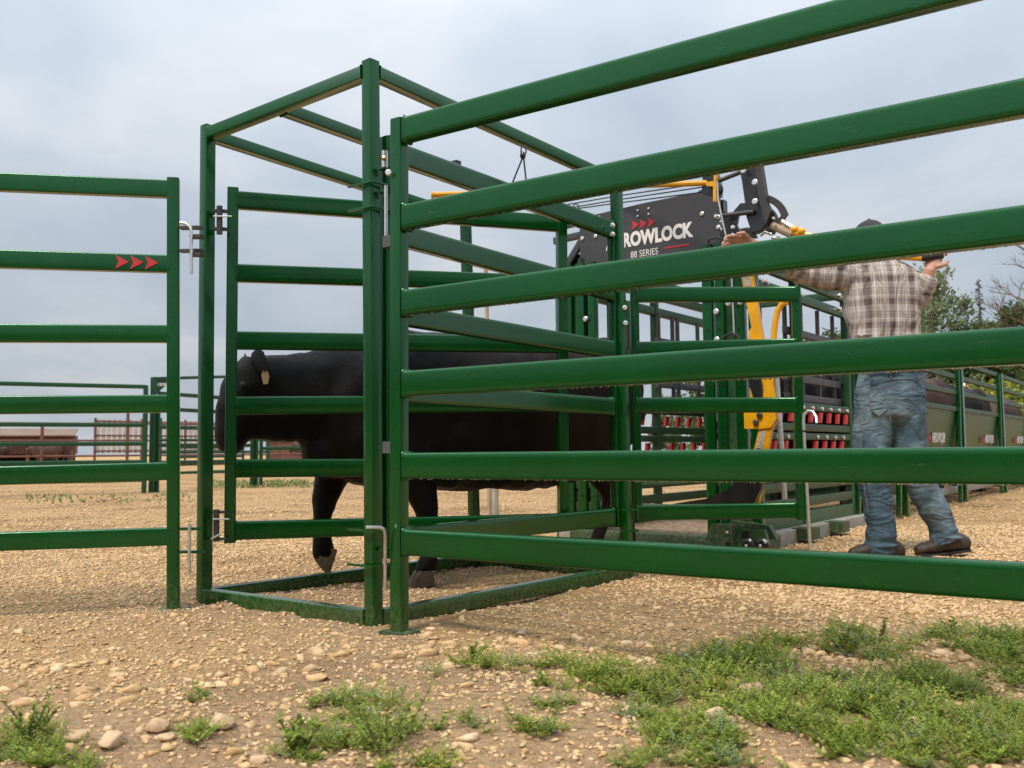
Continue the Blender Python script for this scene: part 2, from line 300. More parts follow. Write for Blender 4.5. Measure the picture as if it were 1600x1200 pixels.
# ------------------------------------------------------------------ mesh helpers
class MB:
    def __init__(s): s.v = []; s.f = []
    def add(s, vs, fs):
        o = len(s.v); s.v += [tuple(x) for x in vs]; s.f += [tuple(i+o for i in f) for f in fs]; return s
    def box(s, c, ax, dims):
        c = Vector(c); X, Y, Z = [Vector(a).normalized()*d/2 for a, d in zip(ax, dims)]
        vs = [c+X*i+Y*j+Z*k for i in (-1, 1) for j in (-1, 1) for k in (-1, 1)]
        return s.add(vs, [(0, 1, 3, 2), (4, 6, 7, 5), (0, 4, 5, 1), (2, 3, 7, 6), (0, 2, 6, 4), (1, 5, 7, 3)])
    def oval(s, p0, p1, w, h, n=36, k=.30):
        p0, p1 = Vector(p0), Vector(p1); d = (p1-p0).normalized(); x = d.cross(Vector((0, 0, 1))).normalized(); u = x.cross(d)
        def ring(p, g=0):
            o = []
            for i in range(n):
                a = 2*math.pi*i/n; c_, s_ = math.cos(a), math.sin(a); o.append(p+x*(w/2+g)*math.copysign(abs(c_)**k, c_)+u*(h/2+g)*math.copysign(abs(s_)**k, s_))
            return o
        L_ = (p1-p0).length
        return s.loft([ring(p0, .006), ring(p0+d*.004, .0048), ring(p0+d*.008, .0015), ring(p0+d*.011), ring(p0+d*L_*.5), ring(p1-d*.011), ring(p1-d*.008, .0015), ring(p1-d*.004, .0048), ring(p1, .006)])
    def loft(s, rings, cap=True):
        n = len(rings[0]); vs = [p for r in rings for p in r]; fs = []
        for k in range(len(rings)-1):
            for i in range(n):
                j = (i+1) % n; fs.append((k*n+i, k*n+j, (k+1)*n+j, (k+1)*n+i))
        if cap: fs += [tuple(range(n))[::-1], tuple((len(rings)-1)*n+i for i in range(n))]
        return s.add(vs, fs)
    def bar(s, p0, p1, w, h, r=.006, up=(0, 0, 1), n=3, weld=False):
        """rounded rectangular tube: h measured along up, w across"""
        p0, p1, up = Vector(p0), Vector(p1), Vector(up); d = (p1-p0).normalized()
        sd_ = d.cross(up).normalized(); u = sd_.cross(d).normalized(); r = min(r, w/2*.999, h/2*.999)
        def prof(g=0):
            o = []
            for cx_, cy_, a0 in ((w/2-r, h/2-r, 0), (-w/2+r, h/2-r, 90), (-w/2+r, -h/2+r, 180), (w/2-r, -h/2+r, 270)):
                for k in range(n+1):
                    a = R(a0+90*k/n); o.append((cx_+(r+g)*math.cos(a), cy_+(r+g)*math.sin(a)))
            return o
        def ring(p, g=0): return [p+sd_*a+u*b for a, b in prof(g)]
        L_ = (p1-p0).length
        if weld and L_ > .05:
            rs = [ring(p0, .004), ring(p0+d*.004, .003), ring(p0+d*.009)]+[ring(p0+d*L_*.5)]+[ring(p1-d*.009), ring(p1-d*.004, .003), ring(p1, .004)]
        else: rs = [ring(p0), ring(p1)]
        return s.loft(rs)
    def tube(s, pts, r, n=10, cap=True):
        pts = [Vector(p) for p in pts]; rs = r if isinstance(r, (list, tuple)) else [r]*len(pts)
        d0 = (pts[1]-pts[0]).normalized(); up = Vector((0, 0, 1)) if abs(d0.z) < .9 else Vector((1, 0, 0)); x = d0.cross(up).normalized(); rings = []
        for i, p in enumerate(pts):
            d = (pts[min(i+1, len(pts)-1)]-pts[max(i-1, 0)]).normalized(); x = (x-d*x.dot(d)).normalized(); y = d.cross(x)
            rings.append([p+(x*math.cos(2*math.pi*k/n)+y*math.sin(2*math.pi*k/n))*rs[i] for k in range(n)])
        return s.loft(rings, cap)
    def prism(s, poly, nvec):
        nvec = Vector(nvec); n = len(poly); a = [Vector(p)-nvec/2 for p in poly]; b = [Vector(p)+nvec/2 for p in poly]
        return s.add(a+b, [tuple(range(n))[::-1], tuple(range(n, 2*n))]+[(i, (i+1) % n, n+(i+1) % n, n+i) for i in range(n)])
    def ell(s, c, rad, rot=None, nu=14, nv=9):
        c = Vector(c); vs = []; fs = []; M = rot or Matrix.Identity(3)
        for i in range(nv+1):
            th = math.pi*i/nv
            for j in range(nu):
                ph = 2*math.pi*j/nu; vs.append(c+M @ Vector((rad[0]*math.sin(th)*math.cos(ph), rad[1]*math.sin(th)*math.sin(ph), rad[2]*math.cos(th))))
        for i in range(nv):
            for j in range(nu): fs.append((i*nu+j, (i+1)*nu+j, (i+1)*nu+(j+1) % nu, i*nu+(j+1) % nu))
        return s.add(vs, fs)
    def disc(s, c, axis, r, t, n=8):
        c, a = Vector(c), Vector(axis).normalized(); return s.tube([c-a*t/2, c+a*t/2, c+a*(t/2+t*.25)], [r, r, r*.7], n)
    def mesh(s, name, m, loc=(0, 0, 0), smooth=True, ang=35):
        me = bpy.data.meshes.new(name); l = Vector(loc)
        me.from_pydata([tuple(Vector(v)-l) for v in s.v], [], s.f); me.validate()
        if m: me.materials.append(MATS[m])
        if smooth:
            me.polygons.foreach_set('use_smooth', [True]*len(me.polygons)); me.set_sharp_from_angle(angle=R(ang))
        me.update(); return me
    def obj(s, name, m, parent=None, smooth=True, label=None, ang=35):
        base = Vector((0, 0, 0)); p = parent
        while p is not None: base = base+p.location; p = p.parent
        o = bpy.data.objects.new(name, s.mesh(name, m, base, smooth, ang)); C.objects.link(o)
        if parent: o.parent = parent
        if label: o['label'] = label
        return o
def thing(name, label, cat, loc=(0, 0, 0), group=None, kind=None):
    o = bpy.data.objects.new(name, None); o.location = loc; o.empty_display_size = .1; C.objects.link(o); return tag(o, label, cat, group, kind)
def tag(o, label=None, cat=None, group=None, kind=None):
    for k, v in (('label', label), ('category', cat), ('group', group), ('kind', kind)):
        if v: o[k] = v
    return o
def Z0(v): return Vector((v[0], v[1], 0))
def from_np(name, V, Fc, m, tint=None, parent=None, smooth=False):
    me = bpy.data.meshes.new(name); V = np.asarray(V, np.float32); Fc = np.asarray(Fc, np.int32); k = Fc.shape[1]
    me.vertices.add(len(V)); me.vertices.foreach_set('co', V.ravel())
    me.loops.add(Fc.size); me.loops.foreach_set('vertex_index', Fc.ravel())
    me.polygons.add(len(Fc)); me.polygons.foreach_set('loop_start', np.arange(0, Fc.size, k, dtype=np.int32)); me.polygons.foreach_set('loop_total', np.full(len(Fc), k, np.int32))
    if smooth: me.polygons.foreach_set('use_smooth', np.ones(len(Fc), bool))
    me.update(calc_edges=True)
    if tint is not None:
        a = me.attributes.new('tint', 'FLOAT', 'POINT'); a.data.foreach_set('value', np.asarray(tint, np.float32))
    me.materials.append(MATS[m]); o = bpy.data.objects.new(name, me); C.objects.link(o)
    if parent: o.parent = parent
    return o
def remesh(mb, voxel, smooth=4):
    me = mb.mesh('tmp', None, smooth=False); o = bpy.data.objects.new('tmp', me); C.objects.link(o)
    r = o.modifiers.new('r', 'REMESH'); r.mode = 'VOXEL'; r.voxel_size = voxel
    sm = o.modifiers.new('s', 'SMOOTH'); sm.iterations = smooth; sm.factor = .5
    dg = bpy.context.evaluated_depsgraph_get(); dg.update()
    res = bpy.data.meshes.new_from_object(o.evaluated_get(dg)); bpy.data.objects.remove(o); bpy.data.meshes.remove(me)
    return res
def vget(me):
    a = np.empty(len(me.vertices)*3, np.float32); me.vertices.foreach_get('co', a); a = a.reshape(-1, 3)
    n = np.empty(len(me.vertices)*3, np.float32); me.vertices.foreach_get('normal', n); return a.astype(float), n.reshape(-1, 3).astype(float)
def vset(me, a): me.vertices.foreach_set('co', a.astype(np.float32).ravel()); me.update()
def finish(me, name, m, parent, label=None):
    b = Vector((0, 0, 0)); p = parent
    while p is not None: b = b+p.location; p = p.parent
    a, _ = vget(me); vset(me, a-np.array(b)); me.materials.clear(); me.materials.append(MATS[m])
    me.polygons.foreach_set('use_smooth', [True]*len(me.polygons)); o = bpy.data.objects.new(name, me); C.objects.link(o); o.parent = parent
    if label: o['label'] = label
    return o
def text_on(txt, origin, ux, uy, w, h, m, name, parent, bold=.02):
    """flat printed lettering fitted in w x h, lower left corner at origin"""
    cu = bpy.data.curves.new('t', 'FONT'); cu.body = txt; cu.size = 1; cu.offset = bold; cu.resolution_u = 3; cu.extrude = .004
    o = bpy.data.objects.new('t', cu); C.objects.link(o); dg = bpy.context.evaluated_depsgraph_get(); dg.update()
    me = bpy.data.meshes.new_from_object(o.evaluated_get(dg)); bpy.data.objects.remove(o)
    a, _ = vget(me); lo, hi = a.min(0), a.max(0); ux, uy, og = Vector(ux).normalized(), Vector(uy).normalized(), Vector(origin); nz = ux.cross(uy)
    q = (a-lo)/(hi-lo+1e-9); P = np.array(og)+np.outer(q[:, 0]*w, ux)+np.outer(q[:, 1]*h, uy)+np.outer(q[:, 2]*.0012, nz)
    vset(me, P); return finish(me, name, m, parent)
def arrow_mark(mb, o, ux, uy, w, h, nz):
    o, ux, uy = Vector(o), Vector(ux), Vector(uy)
    mb.prism([o, o+ux*w+uy*h*.5, o+uy*h, o+ux*w*.24+uy*h*.5], Vector(nz)*.0015)

# ================================================================== GROUND
def axis(lo, hi, step, far_lo, far_hi):
    a = list(np.arange(lo, hi+1e-6, step)); s_ = step; x = a[-1]
    while x < far_hi: s_ *= 1.22; x += s_; a.append(x)
    s_ = step; x = a[0]; b = []
    while x > far_lo: s_ *= 1.22; x -= s_; b.append(x)
    return np.array(b[::-1]+a)
xs = axis(-3.6, 4.2, .033, -1500, 1500); ys = axis(1.3, 8.5, .033, -1500, 1500)
XX, YY = np.meshgrid(xs, ys); P2 = np.c_[XX.ravel(), YY.ravel()]; V = np.c_[P2, gh(P2)]
nx_, ny_ = len(xs), len(ys); idx = np.arange(nx_*ny_).reshape(ny_, nx_)
Fq = np.stack([idx[:-1, :-1], idx[:-1, 1:], idx[1:, 1:], idx[1:, :-1]], -1).reshape(-1, 4)
g_o = from_np('ground', V, Fq, 'ground', smooth=True); tag(g_o, kind='structure')
d_ = np.hypot(P2[:, 0], P2[:, 1])
# bare soil underneath the weeds at the front, sandy gravel elsewhere
edge = 2.62-.28*np.clip(-(P2[:, 0]+.1), 0, 3)-.05*P2[:, 0]
soil = np.clip((edge+.15*vnoise(P2, 2, 9)-P2[:, 1])/.3, 0, 1)
soil = np.maximum(soil, .95*np.clip(vnoise(P2, .8, 12)*1.6-.2, 0, 1)*(P2[:, 0] < -.3)*(P2[:, 1] < 4.5))
a_ = g_o.data.attributes.new('soil', 'FLOAT', 'POINT'); a_.data.foreach_set('value', soil.astype(np.float32))

# ================================================================== CAGE (open frame)
gA, gB, gC = G(319, 944), G(584, 982), G(981, 904)
def lift(px, py, g): return W(px, py, g.y)
tA, tB, tC = lift(325, 197, gA), lift(579, 96, gB), lift(962, 272, gC)
gD = Vector(PD(742, 4.80)+(0,)); tD = lift(727, 330, gD)
cage = thing('cage_frame', 'open green square tube frame standing over the black cow', 'frame', tuple(Z0((gA+gC)/2)))
T = .046
cu_ = (gC-gB).normalized(); cv_ = (gA-gB).normalized()
def postbar(mb, b, t, s_=T, side=None, r=.005):
    d = (t-b).normalized(); sd_ = Vector(side) if side else cu_
    u = (sd_-d*sd_.dot(d)).normalized(); mb.bar(b, t, s_, s_, r, up=u)
for b, t in ((gA, tA), (gB, tB), (gC, tC), (gD, tD)):
    m = MB(); postbar(m, Z0(b)+Vector((b.x-b.x, 0, -.02)), t); m.obj('post', 'green', cage)
def beam(a, b, dz, name, inset=.024, h=T, w_=T, mt='green'):
    a, b = Vector(a)+Vector((0, 0, dz)), Vector(b)+Vector((0, 0, dz)); d = (b-a).normalized(); m = MB(); m.bar(a+d*inset, b-d*inset, w_, h, .005, weld=True); return m.obj(name, mt, cage)
dn = -.036
for a, b in ((tA, tB), (tB, tC), (tA, tD), (tD, tC)): beam(a, b, dn, 'roof_beam')
beam(tA.lerp(tB, .47), tD.lerp(tC, .5), dn, 'roof_beam')
for a, b in ((gA, gB), (gB, gC), (gA, gD), (gD, gC)): beam(Z0(a), Z0(b), .032, 'floor_beam', h=.056)
# post caps, bolt heads, small black clip on the roof member
m = MB()
m.disc(W(965, 897, gC.y-.05), (-.7, -.7, 0), .012, .008); m.obj('bolt', 'bolt', cage)
q0 = tA.lerp(tB, .47); q1 = tD.lerp(tC, .5)
for tt in (.36, .62):
    m = MB(); p = q0.lerp(q1, tt)+Vector((0, 0, dn+.03)); m.box(p, (cu_, cv_, (0, 0, 1)), (.03, .05, .03)); m.obj('clip', 'dark_steel', cage)

# hinge hardware helper: two lugs and one pin
def lug(parent, c, d, ln, wd=.03, th=.009, m_='green'):
    mb = MB(); d = Vector(d); d.z = 0; d.normalize(); s_ = Vector((-d.y, d.x, 0)); c = Vector(c)
    poly = [c-d*ln/2-s_*wd/2, c+d*ln*.3-s_*wd/2, c+d*ln/2-s_*wd*.2, c+d*ln/2+s_*wd*.2, c+d*ln*.3+s_*wd/2, c-d*ln/2+s_*wd/2]
    mb.prism(poly, (0, 0, th)); return mb.obj('lug', m_, parent)
def rod(parent, pts, r, m_='galv', name='pin', n=8):
    mb = MB(); mb.tube(pts, r, n); return mb.obj(name, m_, parent)
# V clamps round the corner post B with long pins at its right
for (yy, zz) in ((290, 0), (328, 0), (828, 0), (882, 0)):
    p = W(583, yy, gB.y); o_ = Vector((0, 0, p.z))
    mb = MB(); c = Vector((p.x, p.y, p.z)); a, b = cu_, cv_; k = .034
    P = [c+a*.075-b*k, c-a*k-b*k, c-a*k+b*.075, c-a*(k+.010)+b*.075, c-a*(k+.012)-b*(k+.012), c+a*.075-b*(k+.010)]
    mb.prism(P, (0, 0, .007)); P2_ = [c+a*.05-b*.02, c+a*.085-b*.045, c+a*.06-b*.055, c-b*.04]; mb.prism(P2_, (0, 0, .0065)); mb.obj('clamp_plate', 'green', cage)
rod(cage, [W(603, 290, 3.02), W(603, 372, 3.02)], .0065)
rod(cage, [W(601, 236, 3.05), W(601, 262, 3.05)], .011)
mb = MB(); mb.disc(W(607, 270, 2.98), (0, -1, 0), .011, .01); mb.obj('bolt', 'bolt', cage)
mb = MB(); mb.disc(W(600, 247, 3.02), (0, -1, .4), .008, .01); mb.obj('bolt', 'brass', cage)
rod(cage, [W(572, 824, 2.94), W(594, 824, 2.96), W(600, 827, 2.97), W(602, 834, 2.98), W(602, 922, 3.0)], .0062)
# hanging hook and ropes
hk = thing('rope_hook', 'small black snap hook and two ropes hanging from the roof beam', 'hook', tuple(W(818, 232, 3.62)))
Yk = 3.62
rod(hk, [W(815, 226, Yk), W(814, 238, Yk), W(818, 245, Yk), W(822, 238, Yk), W(821, 226, Yk)], .003, 'black_steel', 'hook')
mb = MB(); mb.ell(W(817, 243, Yk), (.012, .012, .016)); mb.obj('knot', 'black_steel', hk)
rod(hk, [W(817, 245, Yk), W(799, 290, Yk)], .0035, 'black_steel', 'rope'); rod(hk, [W(818, 245, Yk), W(823, 290, Yk)], .0035, 'black_steel', 'rope')

# ================================================================== PANELS AND GATES
def rail_dust(): pass
def panel(name, label, cat, pl, posts, rails, xl, xr, rh=.075, rw=.042, rr=.019, ps=.045, mt='green', group=None, base=None, foot=(), rot=0):
    """posts: (top px, bottom px); rails: (y at xl, y at xr)"""
    loc = Z0(pl.at(*posts[0][1])) if base is None else base
    t = thing(name, label, cat, tuple(loc), group)
    for i, (a, b) in enumerate(posts):
        pa, pb = pl.at(*a), pl.at(*b)
        m_ = MB(); d = (pa-pb).normalized(); u = (pl.u-d*pl.u.dot(d)).normalized()
        m_.bar(pb, pa, ps, ps, .006, up=u)
        m_.bar(pa-d*.001, pa+d*.002, ps*.97, ps*.97, .006, up=u)
        m_.obj('post', mt, t)
        if i in foot:
            f = MB(); c = Z0(pb)+Vector((0, 0, .010)); f.box(c, (pl.u, pl.n, (0, 0, 1)), (.11, .075, .008)); f.obj('foot_plate', 'green_old', t)
    for yl, yr in rails:
        a, b = pl.at(xl, yl), pl.at(xr, yr); m_ = MB(); (m_.oval(a, b, rw, rh) if rr > .012 else m_.bar(a, b, rw, rh, rr, n=5, weld=True)); m_.obj('rail', mt, t)
    return t
# right foreground panel
plR = Plane(PD(624, 3.0), PD(1600, 2.0))
def rR(y0, y1, x): return y0+(y1-y0)*(x-630)/970
XR = 2300
RR = [(205, -48), (341, 153.5), (474, 351), (600, 540.5), (727.5, 727.5), (846.5, 909)]
pr = panel('livestock_panel', 'large green six rail panel nearest the camera, running off the right edge', 'panel', plR,
           [((624, 188), (624, 986)), ((XR-2, -700), (XR-2, 1300))], [(rR(a, b, 636), rR(a, b, XR-8)) for a, b in RR], 636, XR-8, rh=.082, rw=.044, rr=.021, foot=(0,), ps=.046)
for yy in (379, 699):
    mb = MB(); c = plR.at(617, yy, .012); mb.bar(c-Vector((0, 0, .019)), c+Vector((0, 0, .019)), .066, .058, .008, up=plR.u); mb.obj('strap', 'strap', pr)
# water drops under its rails
mb = MB()
for (a, b) in RR[1:5]:
    for k in range(150):
        x = 640+(random.random()**1.2)*960; p = plR.at(x, rR(a, b, x)); r_ = random.uniform(.0013, .0028)
        mb.ell((p.x+plR.n.x*random.uniform(-.006, .004), p.y+plR.n.y*random.uniform(-.006, .004), p.z-.041-r_*.4), (r_, r_, r_*1.35), nu=7, nv=5)
tag(mb.obj('water_drops', 'drop', pr), kind='stuff')
# left panel
plL = Plane(PD(271, 3.46), PD(0, 3.33))
XL = -700
def lL(y0, y1, x): return y1+(y0-y1)*(262-x)/262
LR = [(285, 296), (405, 413), (521, 522), (633, 631), (743, 736), (846, 838)]
plp = panel('livestock_panel', 'green six rail panel at the left edge with three red arrows on it', 'panel', plL,
            [((271, 280), (271, 951)), ((XL, 244), (XL, 1010))], [(lL(a, b, 266), lL(a, b, XL+8)) for a, b in LR], 266, XL+8, rh=.066, rw=.038, rr=.006, foot=(0,), ps=.044)
mb = MB()
for k in range(3):
    x = 180+k*23; off = -.0205 if plL.n.y > 0 else .0205
    o = plL.at(x, 420+k*.6, off); o2 = plL.at(x+21, 420+k*.6, off); mm = MB(); arrow_mark(mm, o, (o2-o).normalized(), (0, 0, 1), (o2-o).length, .052, plL.n); mm.obj('arrow_mark', 'print_red', plp)
for yy in (356, 392, 826, 862): lug(plp, W(300, yy, 3.44), (1, -.05, 0), .088, .03, .010, 'dark_steel' if yy < 500 else 'green')
for yy in (370, 398): lug(cage, W(309, yy, 3.42), (1, 0, 0), .05, .035, .012, 'dark_steel')
rod(plp, [W(282, 348, 3.40), W(290, 349, 3.40), W(297, 355, 3.40), W(299, 364, 3.40), W(299, 428, 3.40)], .0062)
rod(plp, [W(296, 818, 3.40), W(296, 897, 3.40)], .0062)
# gate across the cow (hinged on the left post)
plG = Plane(PD(364, 3.70), PD(877, 4.13))
g1 = panel('swing_gate', 'green six bar gate standing in front of the cow, hinged at the left frame post', 'gate', plG,
           [((364, 295), (359, 848)), ((877, 343), (880, 822))], [(313, 350), (427, 443.5), (532, 539), (634, 630.5), (732, 728), (829, 815)], 368, 874, rh=.073, rw=.040, rr=.010, ps=.044, mt='green_gate')
for yy in (330, 358, 800, 842): lug(g1, W(345, yy, 3.62), (1, .2, 0), .055, .03, m_='dark_steel')
rod(g1, [W(343, 322, 3.6), W(343, 366, 3.6)], .012, 'dark_steel', 'latch'); rod(g1, [W(338, 796, 3.6), W(338, 846, 3.6)], .012, 'dark_steel', 'latch')
rod(g1, [W(333, 338, 3.58), W(362, 338, 3.6)], .003); rod(g1, [W(330, 842, 3.58), W(345, 834, 3.58)], .004); rod(g1, [W(333, 811, 3.58), W(358, 811, 3.6)], .003)
# gate along the right side of the cage
plI = Plane(PD(606, 3.16), PD(958, 4.24))
g2 = panel('side_gate', 'green six bar gate along the right side of the open frame before the cow', 'gate', plI,
           [((606, 216), (606, 872)), ((957, 345), (964, 823))],
           [(237, 359), (364, 457), (489, 546.5), (611, 635.5), (731, 722), (843, 808)], 610, 954, rh=.077, rw=.040, rr=.014, ps=.042, mt='green_gate')
for yy in (264, 300, 858): lug(g2, W(606, yy, 3.1), (-1, -.3, 0), .06, .03)
mb = MB(); mb.disc(W(957, 352, 4.16), (-.6, -.8, 0), .011, .012); mb.obj('bolt', 'bolt', g2)
mb = MB(); mb.disc(W(957, 366, 4.16), (-.6, -.8, 0), .011, .012); mb.obj('bolt', 'bolt', g2)
# lugs on post C
mb = MB(); c = W(977, 492, 4.1); mb.box(c, ((1, 0, 0), (0, 1, 0), (0, 0, 1)), (.030, .02, .10)); mb.obj('hinge_plate', 'green', cage)
mb = MB(); mb.disc(W(976, 481, 4.08), (0, -1, 0), .011, .012); mb.obj('bolt', 'bolt', cage)
mb = MB(); mb.disc(W(977, 505, 4.08), (0, -1, 0), .011, .012); mb.obj('bolt', 'bolt', cage)
for yy in (796, 829): lug(cage, W(985, yy, 4.12), (1, 0, 0), .075, .03)
# open gate in front of the squeeze chute
plO = Plane(PD(990, 4.47), PD(1245, 4.40))
g3 = panel('swing_gate', 'green gate standing open in front of the squeeze chute with its levers', 'gate', plO,
           [((991, 450), (997, 816)), ((1243, 449), (1252, 812))], [(461, 460), (546, 541), (633, 633), (720, 717), (801, 797)], 994, 1244, rh=.072, rw=.05, rr=.02, ps=.042, mt='green_gate')
cn = thing('drop_rod', 'thin silver hooked rod hanging on the open gate beside the man', 'rod', tuple(Z0(W(1266, 860, 4.36))))
rod(cn, [W(1276, 661, 4.3), W(1275, 651, 4.31), W(1270, 643, 4.33), W(1262, 642, 4.35), W(1256, 648, 4.36), W(1255, 660, 4.36), W(1266, 862, 4.36)], .0075, 'galv', 'hooked_rod')
mb = MB(); mb.tube([W(1255, 672, 4.36), W(1255, 675, 4.36)], .011, 8); mb.obj('collar', 'rubber', cn)

# ================================================================== SQUEEZE CHUTE
E = Vector((1.25, 5.25, 0)); ax = Vector((.6, .8, 0)); bx = Vector((-.8, .6, 0)); uz = Vector((0, 0, 1))
def Q(a, b, z): return E+ax*a+bx*b+uz*z
ch = thing('squeeze_chute', 'green and black cattle squeeze chute with dark top box, levers and red latches', 'chute', tuple(Q(1, .5, 0)))
def cb(name, p0, p1, w_, h_, m_='green_old', up=(0, 0, 1), r=.005, par=ch):
    mb = MB(); mb.bar(p0, p1, w_, h_, r, up=up); return mb.obj(name, m_, par)
AL = 2.15
for b in (0.0, 1.03):
    s_ = -1 if b == 0 else 1
    for a, wd in ((.02, .07), (.13, .05), (1.02, .05), (AL-.06, .06), (AL+.06, .05)):
        if b == 0 and a == .13: continue
        cb('side_post', Q(a, b, .06), Q(a, b, 1.72), .05, wd, up=ax)
    for z, h_ in ((1.70, .06), (1.58, .06), (.86, .05), (.72, .05), (.66, .045), (.45, .05), (.34, .055), (.235, .06)):
        cb('side_rail', Q(.05, b, z), Q(AL, b, z), .04, h_)
    mb = MB(); mb.bar(Q(.0, b, .12), Q(AL, b, .12), .05, .11, .004); mb.obj('bottom_rail', 'green_sheet', ch)
    for z in (1.36, 1.05, .92): cb('rack_bar', Q(.95, b-s_*.045, z), Q(AL, b-s_*.045, z), .025, .05, 'rack_grey')
    for a in (.30, .55, .98, 1.20, 1.28, 1.62, 1.95): cb('rack_upright', Q(a, b-s_*.05, .86), Q(a, b-s_*.05, 1.56), .022, .035, 'dark_steel', up=ax)
    k = 0
    for z, a0 in ((.79, .66), (.595, .55)):
        for i in range(8):
            a = a0+i*.185
            if z < .6 and i in (3,): continue
            p = Q(a, b+s_*.022, z); mb = MB(); mb.prism([p+ax*(-.014)+uz*.035, p+ax*.036+uz*.035, p+ax*.012-uz*.035, p+ax*(-.030)-uz*.035], bx*.02); mb.obj('red_latch', 'red', ch)
            mb = MB(); mb.disc(Q(a+.045, b+s_*.024, z+.062), bx*s_, .014, .012); mb.obj('bolt', 'bolt', ch)
    # bolts on the top rails
    for a in (.4, .5, 1.0, 1.1, 1.9, 2.05):
        mb = MB(); mb.disc(Q(a, b+s_*.028, 1.70), bx*s_, .016, .014); mb.obj('bolt', 'bolt', ch)
        mb = MB(); mb.disc(Q(a, b+s_*.028, 1.60), bx*s_, .016, .014); mb.obj('bolt', 'bolt', ch)
# head gate uprights with bolt holes (front end)
for b, wd in ((1.145, .05), (1.075, .055), (.985, .06), (.90, .05), (.12, .06), (.045, .05), (-.05, .06), (-.13, .05)):
    a = -.03 if b > .5 or b > 0 else .02
    cb('upright', Q(a, b, .10), Q(a, b, 1.76), .05, wd, 'green', up=bx)
    mb = MB()
    for z in np.arange(.3, 1.7, .16): mb.disc(Q(a-.0255, b, z), -ax, .008, .002)
    mb.obj('bolt_hole', 'hole', ch)
for b in (.94, .03): cb('slide_bar', Q(.03, b, .2), Q(.03, b, 1.72), .05, .05, 'black_steel', up=bx)
for b, z in ((.055, 1.47), (.055, 1.36), (.055, 1.2), (.055, 1.02), (-.09, 1.40), (.93, 1.40), (.93, 1.22), (-.02, 1.40)):
    mb = MB(); mb.disc(Q(-.07, b, z), -ax, .017, .014); mb.obj('bolt', 'bolt', ch)
cb('cross_member', Q(-.0, -.1, .22), Q(-.0, 1.15, .22), .05, .08, 'green_old')
cb('cross_member', Q(-.0, .05, .42), Q(-.0, 1.1, .36), .05, .05, 'green_old')
# dark box with lettering
box = MB(); zb, zt = 1.745, 2.085
prof = [(1.01, zb), (1.01, zt-.02), (.55, zt+.0), (.19, zt+.005), (.12, zt+.035), (.07, zt+.05), (.055, zt-.02), (.05, zb+.01)]
box.prism([Q(.014, b, z) for b, z in prof], ax*.028); bo = box.obj('top_box', 'box_grey', ch)
ux = -bx
nzb = -.0015
text_on('ARROWLOCK', Q(nzb, .818, 1.827), ux, uz, .60, .094, 'print_white', 'lettering', ch, .05)
text_on('88 SERIES', Q(nzb, .64, 1.757), ux, uz, .187, .040, 'print_white', 'lettering', ch, .0)
for b0, b1 in ((.41, .245), (.80, .69)):
    mb = MB(); mb.box(Q(nzb-.0005, (b0+b1)/2, 1.787), (bx, ax, uz), (abs(b0-b1), .001, .008)); mb.obj('red_line', 'print_red', ch)
for k in range(3):
    mb = MB(); arrow_mark(mb, Q(nzb-.001, .632-k*.056, 1.928), ux, uz, .054, .062, ax); mb.obj('arrow_mark', 'print_red', ch)
for b, z in ((.585, 2.045), (.51, 2.045), (.585, 2.01), (.51, 2.01), (.16, 1.955), (.86, 2.05), (.93, 2.05), (.99, 1.93), (.89, 1.93), (.06, 1.92), (.06, 1.86)):
    mb = MB(); r_ = .013 if z < 2 else .007; mb.disc(Q(-.003, b, z), -ax, r_, .008); mb.obj('bolt', 'bolt', ch)
cb('box_strut', Q(.02, 1.01, 1.96), Q(.02, 1.22, 1.95), .03, .045, 'box_grey'); cb('box_strut', Q(.02, 1.0, 1.93), Q(.02, 1.15, 1.74), .03, .045, 'box_grey')
cb('box_strut', Q(.02, 1.01, 2.04), Q(.02, 1.2, 2.03), .03, .03, 'box_grey')
cb('head_beam', Q(.07, -.1, 1.80), Q(.07, 1.10, 1.80), .06, .09, 'black_steel')
cb('head_beam', Q(.08, .05, 2.0), Q(.08, .98, 2.0), .06, .07, 'black_steel')
cb('rear_beam', Q(AL, -.02, 1.74), Q(AL, 1.05, 1.74), .05, .06, 'green_old')
cb('roof_bar', Q(0, .03, 1.76), Q(AL, .03, 1.76), .05, .05, 'green_old'); cb('roof_bar', Q(0, 1.0, 1.78), Q(AL, 1.0, 1.78), .05, .05, 'green_old')
# floor, skids
mb = MB(); mb.box(Q(AL/2, .515, .06), (ax, bx, uz), (AL-.05, .96, .05)); mb.obj('floor_plate', 'mud', ch)
for b in (-.06, 1.09): cb('skid', Q(-.1, b, .045), Q(AL+.2, b, .045), .08, .09, 'skid')
for a, l_ in ((.0, .34), (.75, .16), (1.35, .14)):
    mb = MB(); mb.box(Q(a, -.13, .06), (bx, ax, uz), (.12, l_, .07)); mb.obj('foot_bracket', 'green_old', ch)
cb('sill', Q(-.06, -.1, .06), Q(-.06, 1.15, .06), .07, .07, 'green_old')
mb = MB(); mb.prism([Q(-.1, -.02, .19), Q(-.1, -.24, .17), Q(-.1, -.28, .10), Q(-.1, .0, .10)], ax*.05); mb.obj('ramp_plate', 'green_old', ch)
